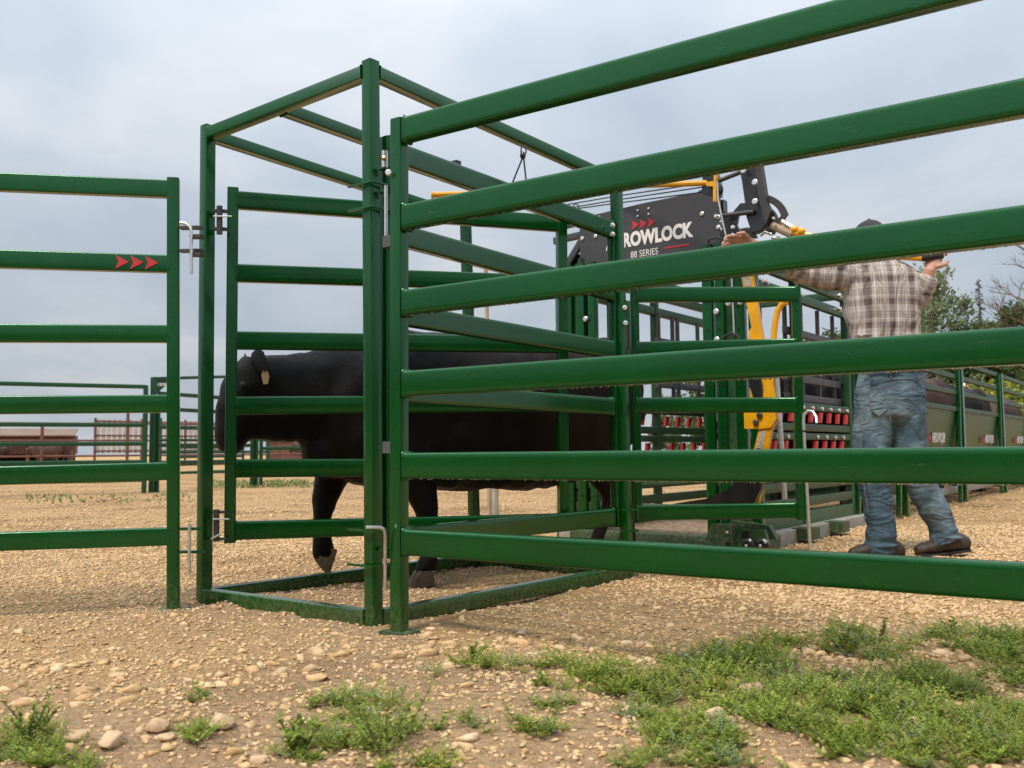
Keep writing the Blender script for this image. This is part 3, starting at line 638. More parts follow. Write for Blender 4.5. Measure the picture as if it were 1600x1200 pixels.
# pieces placed in the plane of the head gate's near end
plH = Plane(Q(-.24, 0, 0), Q(-.24, 1, 0))
def H(px, py, off=0.): return plH.at(px, py, off)
hn = plH.n
def plate(name, pts, m_, th=.012, off=0., par=ch): mb = MB(); mb.prism([H(x, y, off) for x, y in pts], hn*th); return mb.obj(name, m_, par, smooth=False)
def htube(name, pts, r, m_, off=0., n=10, par=ch): mb = MB(); mb.tube([H(x, y, off) for x, y in pts], r, n); return mb.obj(name, m_, par)
yl = plate('lever', [(1158, 424), (1176, 424), (1195, 538), (1173, 538), (1171, 518), (1176, 512)], 'yellow', .03)
plate('sticker', [(1161, 427), (1171, 427), (1176, 447), (1166, 447)], 'sticker', .034, par=yl)
htube('handle', [(1229, 472), (1221, 476), (1215, 486), (1211, 505), (1208, 540)], .016, 'yellow')
plate('lever_base', [(1165, 533), (1230, 530), (1232, 541), (1165, 541)], 'yellow', .05)
plate('link_arm', [(1188, 572), (1212, 572), (1210, 600), (1214, 625), (1212, 655), (1190, 655), (1195, 610)], 'yellow', .03)
plate('pivot_block', [(1165, 642), (1213, 640), (1215, 655), (1207, 668), (1190, 670), (1166, 670)], 'yellow', .05)
plate('spur', [(1172, 606), (1178, 625), (1172, 625)], 'yellow', .01)
la = plate('lower_arm', [(1190, 660), (1211, 660), (1206, 676), (1199, 720), (1186, 790), (1164, 790), (1179, 705)], 'yellow', .03)
plate('sticker', [(1190, 673), (1198, 674), (1192, 703), (1183, 703)], 'sticker', .034, par=la)
plate('blade', [(1167, 585), (1188, 585), (1191, 622), (1180, 628)], 'black_steel', .02, .02)
plate('yoke', [(1186, 700), (1196, 730), (1192, 762), (1180, 786), (1110, 794), (1040, 800), (1000, 800), (1060, 786), (1110, 778), (1140, 765), (1158, 742), (1162, 715)], 'black_steel', .04, .04)
for x, y in ((1172, 752), (1166, 771), (1187, 649), (1181, 660)):
    mb = MB(); mb.disc(H(x, y, -.03 if hn.y > 0 else .03), -hn if hn.y > 0 else hn, .016, .014); mb.obj('bolt', 'bolt' if y > 700 else 'dark_steel', ch)
htube('hydraulic_rod', [(1213, 585), (1217, 640), (1222, 712), (1226, 780)], .014, 'galv')
OF = -1 if hn.y > 0 else 1
plate('foot_plate', [(1118, 818), (1150, 820), (1150, 858), (1106, 856), (1110, 836)], 'green_old', .10, OF*-.02)
plate('foot_plate', [(1150, 826), (1196, 828), (1200, 842), (1186, 858), (1150, 858)], 'green_sheet', .03, OF*-.04)
plate('foot_plate', [(1100, 846), (1114, 842), (1116, 860), (1098, 860)], 'green_old', .05, 0)
plate('slot', [(1160, 830), (1172, 830), (1172, 841), (1160, 841)], 'hole', .034, OF*-.04); plate('slot', [(1140, 846), (1148, 846), (1148, 858), (1140, 858)], 'hole', .106, OF*-.02)
for x in (1171, 1193):
    mb = MB(); mb.disc(H(x, 851, OF*.01), hn*OF, .034, .03, 16); mb.obj('cam_disc', 'black_steel', ch)
for x, y in ((1166, 853), (1188, 853), (1196, 847), (1136, 832)):
    mb = MB(); mb.disc(H(x, y, OF*.03), hn*OF, .009, .012); mb.obj('bolt', 'bolt', ch)
# black mechanism on top of the near end
plate('link_plate', [(1154, 250), (1188, 248), (1192, 275), (1197, 320), (1201, 345), (1192, 360), (1176, 364), (1168, 340), (1165, 312), (1161, 284)], 'black_steel', .03)
plate('link_plate', [(1184, 248), (1191, 258), (1196, 290), (1200, 318), (1207, 330), (1199, 352), (1190, 320), (1184, 285)], 'dark_steel', .05, OF*.03)
cx0, cy0 = 1191, 346
def arc(r_, a0, a1, n=10): return [(cx0+r_*math.cos(R(a)), cy0-r_*math.sin(R(a))) for a in np.linspace(a0, a1, n)]
plate('quadrant', arc(42, 98, 14, 14)+arc(31, 14, 98, 14), 'dark_steel', .016)
plate('quadrant', arc(25, 100, -40, 12)+[(1180, 366), (1182, 330)], 'dark_steel', .018)
plate('quadrant', [(1232, 334), (1209, 367), (1196, 364), (1216, 342), (1222, 337)], 'dark_steel', .0155)
plate('link_plate', [(1146, 332), (1158, 318), (1166, 318), (1166, 330), (1155, 336), (1152, 352), (1158, 362), (1168, 362), (1176, 352), (1184, 372), (1140, 374), (1136, 350)], 'black_steel', .02, OF*-.02)
plate('link_plate', [(1132, 336), (1140, 334), (1150, 378), (1128, 382)], 'black_steel', .04, OF*-.04)
htube('tie_bar', [(1128, 337), (1178, 331)], .013, 'dark_steel', OF*.03); htube('tie_bar', [(1122, 283), (1160, 268)], .012, 'dark_steel', OF*.01)
for x, y, r_ in ((1180, 285, .017), (1180, 315, .017), (1119, 338, .011), (1145, 355, .011), (1145, 367, .01), (1162, 267, .016), (1209, 341, .008), (1127, 346, .008), (1128, 358, .008)):
    mb = MB(); mb.disc(H(x, y, OF*.05), hn*OF, r_, .014); mb.obj('bolt', 'bolt', ch)
plate('bracket', [(1101, 272), (1122, 272), (1127, 292), (1126, 308), (1100, 304)], 'black_steel', .05, OF*-.02)
mb = MB(); mb.ell(H(1124, 297), (.022, .02, .03)); mb.obj('roller', 'rubber', ch)
plate('bracket', [(1105, 285), (1117, 284), (1117, 272), (1121, 272), (1120, 315), (1116, 316), (1116, 292), (1105, 291)], 'yellow', .03, OF*.03)
# long yellow head gate bar reaching over the cage
lb = thing('control_bar', 'long yellow control bar reaching from the chute over the cage', 'bar', tuple(H(1105, 286)))
mb = MB(); mb.tube([W(675, 304.5, 4.9), W(744, 302.5, 4.95), W(1004, 289.5, 5.1), H(1104, 286)], .0155, 10); mb.obj('tube', 'yellow', lb)
mb = MB(); mb.tube([W(673.5, 304.6, 4.899), W(677, 304.5, 4.901)], .019, 10); mb.obj('end_cap', 'yellow', lb)
# cables over the box
for i, (y0, y1) in enumerate(((322, 286), (328, 292), (330, 300))):
    rod(ch, [W(872, y0, 5.9), W(960, (y0+y1)/2+3, 5.7), H(1100, y1)], .004, 'rubber', 'cable')
rod(ch, [W(896, 332, 5.8), W(896, 321, 5.8), W(900, 318, 5.8), W(904, 321, 5.8), W(904, 334, 5.8)], .005, 'dark_steel', 'eye_loop')
rod(ch, [H(1121, 283, OF*.06), H(1122, 310, OF*.06), H(1128, 340, OF*.06), H(1138, 384, OF*.06), H(1143, 430, OF*.06), H(1147, 520, OF*.06)], .0045, 'galv', 'cable')
rod(ch, [H(1105, 388, OF*.05), H(1108, 374, OF*.06), H(1120, 371, OF*.06), H(1130, 374, OF*.06)], .006, 'rubber', 'grip_loop')
rod(ch, [H(1128, 540, OF*.05), H(1132, 526, OF*.06), H(1143, 520, OF*.06), H(1153, 525, OF*.06), H(1158, 540, OF*.06)], .007, 'rubber', 'grip_loop')
# operating lever held by the man
lv = thing('pull_lever', 'long yellow lever with black grip held in the right hand of the man', 'lever', tuple(H(1240, 360)))
mb = MB(); mb.tube([H(1206, 352), H(1238, 367)], .022, 10); mb.obj('sleeve', 'wood_tan', lv)
mb = MB(); mb.tube([H(1222, 346), H(1240, 357)], .016, 10); mb.obj('sleeve', 'galv', lv)
for x, y in ((1241, 359), (1252, 362)):
    mb = MB(); mb.ell(H(x, y), (.022, .03, .022)); mb.obj('knuckle', 'yellow', lv)
mb = MB(); mb.tube([H(1236, 362), H(1268, 370), W(1340, 391, 5.0), W(1380, 399, 4.95), W(1441, 403, 4.9)], .0185, 12); mb.obj('tube', 'yellow', lv)
mb = MB(); mb.tube([W(1439, 402.8, 4.902), W(1473, 398, 4.88)], .021, 12); mb.obj('grip', 'rubber', lv)
mb = MB(); mb.tube([H(1188, 368), H(1196, 362), H(1206, 366)], .01, 8); mb.obj('shackle', 'galv', lv)
mb = MB(); mb.ell(H(1212, 372), (.025, .02, .012)); mb.obj('shackle', 'bolt', lv)

# ================================================================== ALLEY
al = thing('alley_fence', 'green sheeted cattle alley wall behind the man, running off to the right', 'fence', tuple(Q(6, 0, 0)))
ap = [2.35, 3.5, 5.9, 8.3, 10.7, 13.1, 15.5]
for side, b in ((1, -.0), (-1, 1.0)):
    par = al if side == 1 else thing('alley_fence', 'far side of the green cattle alley, half hidden behind the cattle', 'fence', tuple(Q(6, 1.0, 0)))
    for a in ap:
        cb('post', Q(a, b-side*.03, 0), Q(a, b-side*.03, 1.75 if a < 3 else 1.52), .06, .09, 'green', up=ax, par=par)
        cb('brace', Q(a-.22, b-side*.03, .0), Q(a-.10, b-side*.03, 1.0), .04, .05, 'green', up=ax, par=par)
        cb('brace', Q(a-.10, b-side*.03, 1.0), Q(a-.10, b-side*.03, 1.5), .04, .05, 'green', up=ax, par=par)
    for a0, a1 in zip(ap[:-1], ap[1:]):
        mb = MB(); mb.prism([Q(a0+.04, b, .96), Q(a1-.04, b, .96), Q(a1-.04, b+side*.10, .45), Q(a1-.04, b+side*.2, .14), Q(a0+.04, b+side*.2, .14), Q(a0+.04, b+side*.10, .45)], bx*.006)
        mb = MB(); th = bx*.003
        P = [(b, .96), (b+side*.05, .50), (b+side*.16, .16)]
        rings = []
        for a in (a0+.04, a1-.04): rings.append([Q(a, bb, zz)+th for bb, zz in P]+[Q(a, bb, zz)-th for bb, zz in P[::-1]])
        mb.loft(rings); mb.obj('sheet', 'green_sheet', par, ang=20)
        cb('bottom_rail', Q(a0, b+side*.10, .12), Q(a1, b+side*.10, .12), .06, .07, 'skid', par=par)
        for z in (.985, 1.16, 1.33, 1.5): cb('rail', Q(a0+.03, b, z), Q(a1-.03, b, z), .045, .05, 'green_old', par=par)
for i, (a, sz) in enumerate(((4.55, .62), (7.2, .62), (9.5, .62), (11.9, .62))):
    og = Q(a+.62, .012-.022, .60); ux_ = ax
    base = Q(a, -.006, .62)
    for k in range(3):
        mb = MB(); arrow_mark(mb, Q(a-.05+k*.07, -.012+.022, .62), ax, uz, .066, .10, bx); mb.obj('arrow_mark', 'print_red', al)
    text_on('ARROWQUIP', Q(a+.17, -.012+.02, .61), ax, uz, .56, .12, 'print_white', 'lettering', al, .03)
for a0, z0, a1, z1, b in ((6.6, 1.30, 7.3, 1.42, .5), (8.9, 1.42, 10.2, 1.30, .5)):
    mb = MB(); mb.tube([Q(a0, b, z0), Q(a1, b, z1)], .022, 8); o = mb.obj('handle', 'yellow', al)
    mb = MB(); mb.disc(Q(a0, b, z0), -bx, .04, .02); mb.obj('bolt', 'bolt', o)

# ================================================================== COW
def build_cow():
    m_ = MB()
    secs = [(.30, .90, .64, .10), (.25, .97, .52, .17), (.12, 1.06, .44, .23), (-.08, 1.135, .415, .26), (-.35, 1.125, .40, .30), (-.70, 1.115, .385, .33), (-1.0, 1.12, .42, .32), (-1.17, 1.145, .50, .28), (-1.29, 1.11, .58, .22), (-1.36, 1.02, .68, .15)]
    rings = []
    for x, zt_, zb_, hw in secs:
        zc_, hz_ = (zt_+zb_)/2, (zt_-zb_)/2; rg = []
        for k in range(24):
            a = 2*math.pi*k/24; c_, s_ = math.cos(a), math.sin(a); e_ = .82
            rg.append(Vector((x, hw*math.copysign(abs(c_)**e_, c_), zc_+hz_*math.copysign(abs(s_)**.9, s_))))
        rings.append(rg)
    m_.loft(rings)
    nk = [(-.05, .85, .27, .19), (.15, .835, .24, .165), (.32, .825, .205, .14), (.46, .835, .17, .12), (.55, .88, .13, .105)]
    m_.loft([[Vector((x+.0*math.sin(a), hw*math.cos(a), z+hz_*math.sin(a))) for a in np.linspace(0, 2*math.pi, 20, endpoint=False)] for x, z, hz_, hw in nk])
    def limb(pts):   # (x,y,z,rx,ry)
        m_.loft([[Vector((x+rx*math.cos(a), y+ry*math.sin(a), z)) for a in np.linspace(0, 2*math.pi, 14, endpoint=False)] for x, y, z, rx, ry in pts])
    # head hanging down
    hd = [(.465, .965, .05), (.53, .975, .085), (.572, .90, .105), (.605, .83, .10), (.632, .76, .085), (.652, .69, .070), (.665, .635, .064), (.67, .595, .05)]
    m_.loft([[Vector((x+.0+r_*1.08*math.cos(a)*.95, r_*.92*math.sin(a), z+r_*.35*math.cos(a))) for a in np.linspace(0, 2*math.pi, 18, endpoint=False)] for x, z, r_ in hd])
    m_.ell((.56, 0, .74), (.10, .06, .11)); m_.ell((.45, 0, .71), (.14, .07, .09)); m_.ell((.665, 0, .615), (.056, .066, .04))
    m_.ell((.20, 0, .60), (.17, .12, .14))                      # brisket
    for s_ in (1, -1):
        m_.ell((.02, s_*.18, .78), (.2, .09, .28)); m_.ell((-1.10, s_*.17, .86), (.23, .12, .28)); m_.ell((-1.19, s_*.10, 1.06), (.12, .09, .07))
        m_.ell((.61, s_*.083, .86), (.03, .022, .028))
    # near front leg, standing
    limb([(-.05, .17, .66, .15, .09), (-.09, .19, .52, .105, .08), (-.12, .205, .40, .075, .062), (-.14, .21, .32, .06, .056), (-.15, .212, .22, .042, .042), (-.15, .214, .14, .042, .043), (-.13, .216, .10, .052, .05), (-.12, .218, .06, .056, .054)])
    # far front leg, lifted
    limb([(.10, -.15, .64, .13, .09), (.15, -.15, .52, .10, .075), (.185, -.15, .44, .082, .062), (.212, -.15, .37, .064, .055), (.222, -.15, .29, .044, .042), (.222, -.15, .22, .038, .038), (.215, -.15, .175, .044, .043), (.215, -.15, .13, .046, .044), (.21, -.15, .10, .040, .04)])
    # near hind leg forward, far hind leg back
    limb([(-1.15, .17, .80, .22, .11), (-1.10, .18, .62, .17, .10), (-1.06, .19, .50, .12, .08), (-1.10, .19, .40, .075, .058), (-1.13, .19, .34, .062, .05), (-1.08, .19, .24, .045, .042), (-1.03, .19, .14, .043, .043), (-.99, .19, .09, .052, .05), (-.975, .19, .055, .054, .052)])
    limb([(-1.16, -.15, .80, .2, .11), (-1.23, -.15, .62, .16, .10), (-1.34, -.15, .48, .11, .075), (-1.45, -.15, .37, .068, .05), (-1.46, -.15, .26, .045, .042), (-1.47, -.15, .14, .043, .043), (-1.46, -.15, .09, .052, .05), (-1.45, -.15, .055, .056, .052)])
    # tail
    m_.tube([(-1.30, 0, 1.08), (-1.385, 0, 1.02), (-1.41, .02, .85), (-1.39, .04, .60), (-1.37, .05, .46)], [.035, .03, .022, .018, .02], 10)
    m_.tube([(-1.37, .05, .48), (-1.35, .06, .40), (-1.32, .07, .33), (-1.33, .08, .27)], [.022, .034, .030, .010], 10)
    me = remesh(m_, .017, 5)
    a, n = vget(me)
    a = a+n*((.016*vnoise(a, 3.6, 31)+.007*vnoise(a*np.array([2.2, 1, .6]), 9, 34)+.004*vnoise(a, 17, 32)+.0016*vnoise(a*np.array([1, 1, .4]), 70, 33))[:, None])
    vset(me, a); return me
cow_me = build_cow()
def rear_tint():
    m = MATS['cow_black']; t = m.node_tree; p = t.nodes['Principled BSDF']; src = p.inputs['Base Color'].links[0].from_socket
    tc_ = t.nodes.new('ShaderNodeTexCoord'); sp = t.nodes.new('ShaderNodeSeparateXYZ'); t.links.new(tc_.outputs['Object'], sp.inputs[0])
    mr = t.nodes.new('ShaderNodeMapRange'); t.links.new(sp.outputs[0], mr.inputs[0]); mr.inputs[1].default_value = -.2; mr.inputs[2].default_value = -1.2; mr.inputs[4].default_value = .75
    x = t.nodes.new('ShaderNodeMix'); x.data_type = 'RGBA'; t.links.new(mr.outputs[0], x.inputs[0]); t.links.new(src, x.inputs[6]); x.inputs[7].default_value = (.026, .012, .008, 1); t.links.new(x.outputs[2], p.inputs['Base Color'])
rear_tint()
def put_cow(name, label, loc, ang, matn, group=None, scale=1.0, detail=True, pale=False, src=None):
    t = thing(name, label, 'cow', loc, group); t.rotation_euler = (0, 0, ang); t.scale = (scale,)*3
    if src:
        for chd in src.children:
            c = chd.copy(); C.objects.link(c); c.parent = t
            if c.name.startswith('body') and matn:
                c.data = c.data.copy(); c.data.materials.clear(); c.data.materials.append(MATS[matn])
        return t
    me = cow_me; me.materials.clear(); me.materials.append(MATS[matn]); me.polygons.foreach_set('use_smooth', [True]*len(me.polygons))
    o = bpy.data.objects.new('body', me); C.objects.link(o); o.parent = t
    def sub(mb, nm, m_): me2 = mb.mesh(nm, m_); q = bpy.data.objects.new(nm, me2); C.objects.link(q); q.parent = t; return q
    for s_ in (1, -1):
        mb = MB(); rg = []
        for k, (l_, w_, zz) in enumerate(((0, .03, 0), (.05, .055, -.005), (.10, .05, -.02), (.145, .012, -.045))):
            c = Vector((.595-l_*.25, s_*(.075+l_*.85), .975+zz)); rg.append([c+Vector((.35*w_*math.cos(a), -s_*.2*w_*math.cos(a), 0))*.5+Vector((0, 0, w_*.9))*math.sin(a) for a in np.linspace(0, 2*math.pi, 10, endpoint=False)])
        mb.loft(rg); sub(mb, 'ear', matn)
        mb = MB(); mb.ell((.634, s_*.090, .865), (.014, .010, .013)); sub(mb, 'eye', 'rubber')
    mb = MB(); c = Vector((.56, .165, .905)); mb.prism([c+Vector((-.004, 0, .025)), c+Vector((.008, 0, .027)), c+Vector((.018, .004, -.005)), c+Vector((.010, .006, -.042)), c+Vector((-.008, .006, -.040)), c+Vector((-.014, .004, -.008))], (0, .004, 0)); sub(mb, 'ear_tag', 'tag')
    def hoof(x, y, z, tilt, m_='hoof'):
        for dy in (-.023, .023):
            mb = MB(); M = Matrix.Rotation(tilt, 3, 'Y')
            def T_(v): return Vector((x, y+dy, z))+M @ Vector(v)
            rg = []
            for zz, fx, bk, hw in ((.07, .022, -.032, .017), (.035, .048, -.044, .022), (.0, .066, -.048, .024)):
                rg.append([T_((fx, 0, zz)), T_((fx*.8, hw*.7, zz)), T_((0, hw, zz)), T_((bk, hw*.7, zz)), T_((bk, -hw*.7, zz)), T_((0, -hw, zz)), T_((fx*.8, -hw*.7, zz))])
            mb.loft(rg); sub(mb, 'hoof', m_)
    hoof(-.11, .218, -.002, 0); hoof(-.965, .19, -.002, 0); hoof(-1.44, -.15, -.002, 0); hoof(.178, -.15, .098, R(72), 'hoof_tan')
    return t
hA = math.atan2(-.475, -.88)
cow = put_cow('black_cow', 'black cow walking left through the open green frame, front leg lifted', (-.60, 4.22, 0), hA, 'cow_black')
def cow_copy(label, loc, ang, m_, group, sc_=1.0): return put_cow('cow', label, loc, ang, m_, group, sc_, src=cow)
aa = math.atan2(-ax.y, -ax.x)
cow_copy('black cow waiting in the alley right behind the chute', tuple(Q(2.6, .5, 0)), aa, None, 'cattle in the alley', 1.15)
cow_copy('dark reddish brown cow in the alley beside the right hip of the man', tuple(Q(4.95, .5, 0)), aa, 'cow_brown', 'cattle in the alley', 1.2)
cow_copy('black cow in the alley between the two tall green posts', tuple(Q(7.4, .52, 0)), aa, None, 'cattle in the alley', 1.2)
cow_copy('brown cow farthest along the alley at the right edge', tuple(Q(10.0, .5, 0)), aa, 'cow_brown', 'cattle in the alley', 1.15)

# ================================================================== MAN
YM = 5.0
man = thing('person', 'man in brown plaid shirt, jeans and dark cap, seen from behind, arms spread', 'person', tuple(Z0(G(1400, 872))))
def MP(px, py, dy=0.): return W(px, py, YM+dy)
def chain(mb, pts, n=18):  # (px,py,dy, rx, ry) ellipse sections perpendicular to the chain
    P = [MP(p[0], p[1], p[2]) for p in pts]
    rings = []
    for i, p in enumerate(P):
        d = (P[min(i+1, len(P)-1)]-P[max(i-1, 0)]).normalized(); back = Vector((0, 1, 0)); x = d.cross(back)
        if x.length < .1: x = d.cross(Vector((0, 0, 1)))
        x.normalize(); y = x.cross(d).normalized(); rx, ry = pts[i][3], pts[i][4]
        rings.append([p+x*rx*math.cos(a)+y*ry*math.sin(a) for a in np.linspace(0, 2*math.pi, n, endpoint=False)])
    mb.loft(rings)
def folds(me, amp, sc_, seed, stretch=(1, 1, 1), amp2=0, sc2=20):
    a, n = vget(me); st = np.array(stretch); nz = vnoise(a*st, sc_, seed); rid = 1-np.abs(nz)*2
    a = a+n*((amp*rid+amp2*vnoise(a, sc2, seed+1))[:, None]); vset(me, a)
# body (skin) : head, neck, forearms, hands
mb = MB(); px_ = YM/F
hc = MP(1359, 378, -.02)
mb.ell(hc, (.075, .098, .115)); chain(mb, [(1362, 395, 0, .058, .06), (1367, 412, .0, .062, .062), (1372, 432, .0, .07, .07)])
chain(mb, [(1372, 430, 0, .06, .06), (1330, 430, .01, .045, .045), (1252, 424, .045, .04, .04), (1215, 406, -.02, .038, .038), (1190, 389, -.09, .032, .030), (1171, 380, -.125, .029, .025)])
def hand(mb, w_, d, up, curl, s_=1.0, spread=.02):
    """palm at wrist w_, pointing along d; fingers bend towards curl"""
    d, up, curl = Vector(d).normalized(), Vector(up).normalized(), Vector(curl).normalized(); side = d.cross(curl).normalized()
    if side.dot(up) < 0: side = -side
    pc = w_+d*.045*s_; rg = []
    for k, (l_, wd, th) in enumerate(((-.01, .026, .019), (.02, .036, .018), (.055, .042, .016), (.088, .041, .013))):
        c = w_+d*l_*s_; rg.append([c+side*wd*math.cos(a)*s_+curl*th*math.sin(a)*s_ for a in np.linspace(0, 2*math.pi, 12, endpoint=False)])
    mb.loft(rg)
    for i, (o_, l_) in enumerate(((.035, .072), (.012, .080), (-.012, .074), (-.035, .058))):
        b = w_+d*.082*s_+side*o_*s_; p1 = b+(d*.75+curl*.35+side*o_*spread*10+curl*(.18 if i % 2 else -.05)).normalized()*l_*.42*s_; p2 = p1+(d*.35+curl*.9).normalized()*l_*.33*s_; p3 = p2+(-d*.25+curl*.9).normalized()*l_*.28*s_
        mb.tube([b-d*.01, b, p1, p2, p3], [.0085*s_, .0088*s_, .0084*s_, .0078*s_, .006*s_], 8); mb.ell(p3, (.0066*s_,)*3, nu=8, nv=5)
    b = w_+d*.022*s_+side*.034*s_; p1 = b+(d*.6+side*.7+curl*.25).normalized()*.036*s_; p2 = p1+(d*.8+curl*.5).normalized()*.030*s_
    mb.tube([w_+d*.01, b, p1, p2], [.016*s_, .0135*s_, .0115*s_, .0085*s_], 8); mb.ell(p2, (.0088*s_,)*3, nu=8, nv=5)
wL = MP(1171, 380, -.125); hand(mb, wL, MP(1130, 377, -.14)-wL, (0, 0, 1), (-.55, -.5, -.45), 1.12, .06)
wR = MP(1453, 420, -.10); gp = W(1458, 401, 4.885)
chain(mb, [(1372, 432, 0, .06, .06), (1410, 436, -.01, .045, .045), (1436, 456, -.05, .042, .042), (1443, 446, -.06, .040, .040), (1449, 432, -.09, .036, .034), (1453, 420, -.10, .030, .028)])
hand(mb, wR, Vector((.35, .05, .75)), (1, 0, .1), (.35, .6, -.2), 1.05)
body = remesh(mb, .0038, 2); finish(body, 'body', 'skin', man)
mb = MB(); mb.ell(hc+Vector((0, -.035, -.03)), (.074, .07, .07)); hr = remesh(mb, .007, 2); folds(hr, .002, 60, 3); finish(hr, 'hair', 'hair', man)
for s_ in (-1, 1):
    mb = MB(); mb.ell(hc+Vector((s_*.078, -.0, -.015)), (.012, .022, .033)); mb.obj('ear', 'skin', man)
# cap
mb = MB(); cc = hc+Vector((0, .0, .035)); rg = []
for k in range(8):
    th = R(90*k/7.6); rg.append([cc+Vector((.086*math.cos(th)*math.cos(a), .108*math.cos(th)*math.sin(a), .095*math.sin(th)-.01)) for a in np.linspace(0, 2*math.pi, 20, endpoint=False)])
mb.loft(rg); mb.ell(cc+Vector((0, 0, .088)), (.009, .009, .006), nu=8, nv=5)
cpo = mb.obj('cap', 'cap', man, ang=60)
mb = MB(); rg = [[cc+Vector((x, y, z)) for x, y, z in ((-.07, .07, 0), (0, .105, .012), (.07, .07, 0), (.055, .15, -.015), (0, .175, -.01), (-.055, .15, -.015))]]
mb.prism([cc+Vector((.07*math.cos(a), .075+.10*math.sin(a), -.004-.03*math.sin(a))) for a in np.linspace(0, math.pi, 9)], (0, 0, .004)); q = mb.obj('brim', 'cap', man)
# shirt
mb = MB()
chain(mb, [(1372, 408, .0, .07, .07), (1373, 417, 0, .13, .085), (1374, 430, 0, .185, .105), (1376, 452, 0, .195, .118), (1378, 485, .0, .195, .122), (1381, 515, .0, .185, .118), (1386, 545, 0, .170, .112), (1391, 570, 0, .162, .108), (1393, 584, 0, .166, .11)], 24)
chain(mb, [(1358, 432, 0, .085, .09), (1330, 430, .01, .083, .085), (1300, 432, .02, .078, .078), (1275, 430, .03, .072, .072), (1252, 424, .03, .064, .064), (1228, 411, -.01, .054, .054), (1205, 398, -.055, .047, .045), (1196, 394, -.075, .045, .043)])
chain(mb, [(1392, 430, 0, .085, .09), (1413, 438, -.01, .083, .085), (1428, 452, -.03, .070, .07), (1438, 456, -.05, .060, .062), (1445, 444, -.075, .054, .054), (1450, 432, -.09, .048, .046)])
mb.ell(MP(1435, 462, -.04), (.062, .06, .062))
sh = remesh(mb, .0095, 5); folds(sh, .013, 6.5, 41, (1.9, 1, .65), .0045, 17)
a, n = vget(sh)
segs = [(MP(1375, 420), MP(1390, 590), 0), (MP(1345, 431, .01), MP(1252, 424, .045), 1), (MP(1252, 424, .045), MP(1196, 394, -.075), 1), (MP(1405, 436, -.01), MP(1438, 456, -.05), 1), (MP(1438, 456, -.05), MP(1450, 432, -.09), 1)]
D = []; 
for p, q, k in segs:
    p_, q_ = np.array(p), np.array(q); dd = q_-p_; tt = np.clip(((a-p_) @ dd)/(dd @ dd), 0, 1); D.append(np.linalg.norm(a-p_-tt[:, None]*dd, axis=1)-(.12 if k == 0 else 0))
near = np.argmin(np.array(D), 0); pu = a[:, 0].copy(); pv = a[:, 2].copy()
acc = 0
for i, (p, q, k) in enumerate(segs):
    if k == 0: continue
    p_, q_ = np.array(p), np.array(q); dd = (q_-p_)/np.linalg.norm(q_-p_); per = np.cross(dd, [0, 1, 0]); per /= np.linalg.norm(per); msk = near == i
    off = 0 if i in (1, 3) else np.linalg.norm(np.array(segs[i-1][1])-np.array(segs[i-1][0]))
    pu[msk] = ((a[msk]-p_) @ dd)+off; pv[msk] = (a[msk]-p_) @ per
back = np.abs(n[:, 1]) < .35
for nm, arr in (('pu', pu), ('pv', pv)):
    at = sh.attributes.new(nm, 'FLOAT', 'POINT'); at.data.foreach_set('value', arr.astype(np.float32))
finish(sh, 'shirt', 'plaid', man)
# jeans
mb = MB()
chain(mb, [(1392, 570, 0, .158, .105), (1392, 590, 0, .172, .118), (1391, 620, -.005, .182, .13), (1390, 650, 0, .172, .12)], 24)
chain(mb, [(1368, 615, 0, .105, .115), (1364, 655, 0, .100, .105), (1362, 700, 0, .094, .098), (1364, 745, 0, .083, .086), (1370, 785, 0, .074, .078), (1374, 815, .0, .070, .074), (1376, 845, .0, .069, .076), (1377, 864, 0, .078, .085)])
chain(mb, [(1415, 615, 0, .100, .115), (1416, 655, 0, .097, .105), (1421, 700, 0, .090, .095), (1434, 745, .0, .082, .084), (1454, 785, .0, .074, .076), (1469, 815, .0, .072, .076), (1476, 838, .0, .074, .080), (1479, 846, 0, .078, .084)])
mb.ell(MP(1372, 638, -.045), (.085, .07, .10)); mb.ell(MP(1410, 638, -.045), (.085, .07, .10))
je = remesh(mb, .0085, 5); a, n = vget(je)
hgt = a[:, 2]; k = np.clip((.34-hgt)/.3, 0, 1)
a = a+n*((.014*k*(1-np.abs(vnoise(a*np.array([.5, .5, 2.2]), 11, 51))*2)+.0075*(1-np.abs(vnoise(a, 8, 52))*2)+.0015*vnoise(a, 30, 53))[:, None]); vset(je, a)
jo = finish(je, 'jeans', 'jeans', man)
from mathutils.bvhtree import BVHTree
def bvh_of(me, off): return BVHTree.FromPolygons([Vector(v.co)+off for v in me.vertices], [tuple(p.vertices) for p in me.polygons])
jb = bvh_of(je, man.location)
def onto(b_, px, py, lift_=.003):
    p = MP(px, py, -1.0); h_ = b_.ray_cast(p, Vector((0, 1, 0)))
    return (h_[0]+h_[1]*lift_) if h_[0] else MP(px, py, -.12)
def stitch(nm, pts, r_, m_, par, b_=jb, l_=.001):
    q = []
    for (x0, y0), (x1, y1) in zip(pts[:-1], pts[1:]):
        for k in range(6): q.append(onto(b_, x0+(x1-x0)*k/6, y0+(y1-y0)*k/6, l_))
    q.append(onto(b_, *pts[-1], l_)); mb = MB(); mb.tube(q, r_, 5); return mb.obj(nm, m_, par)
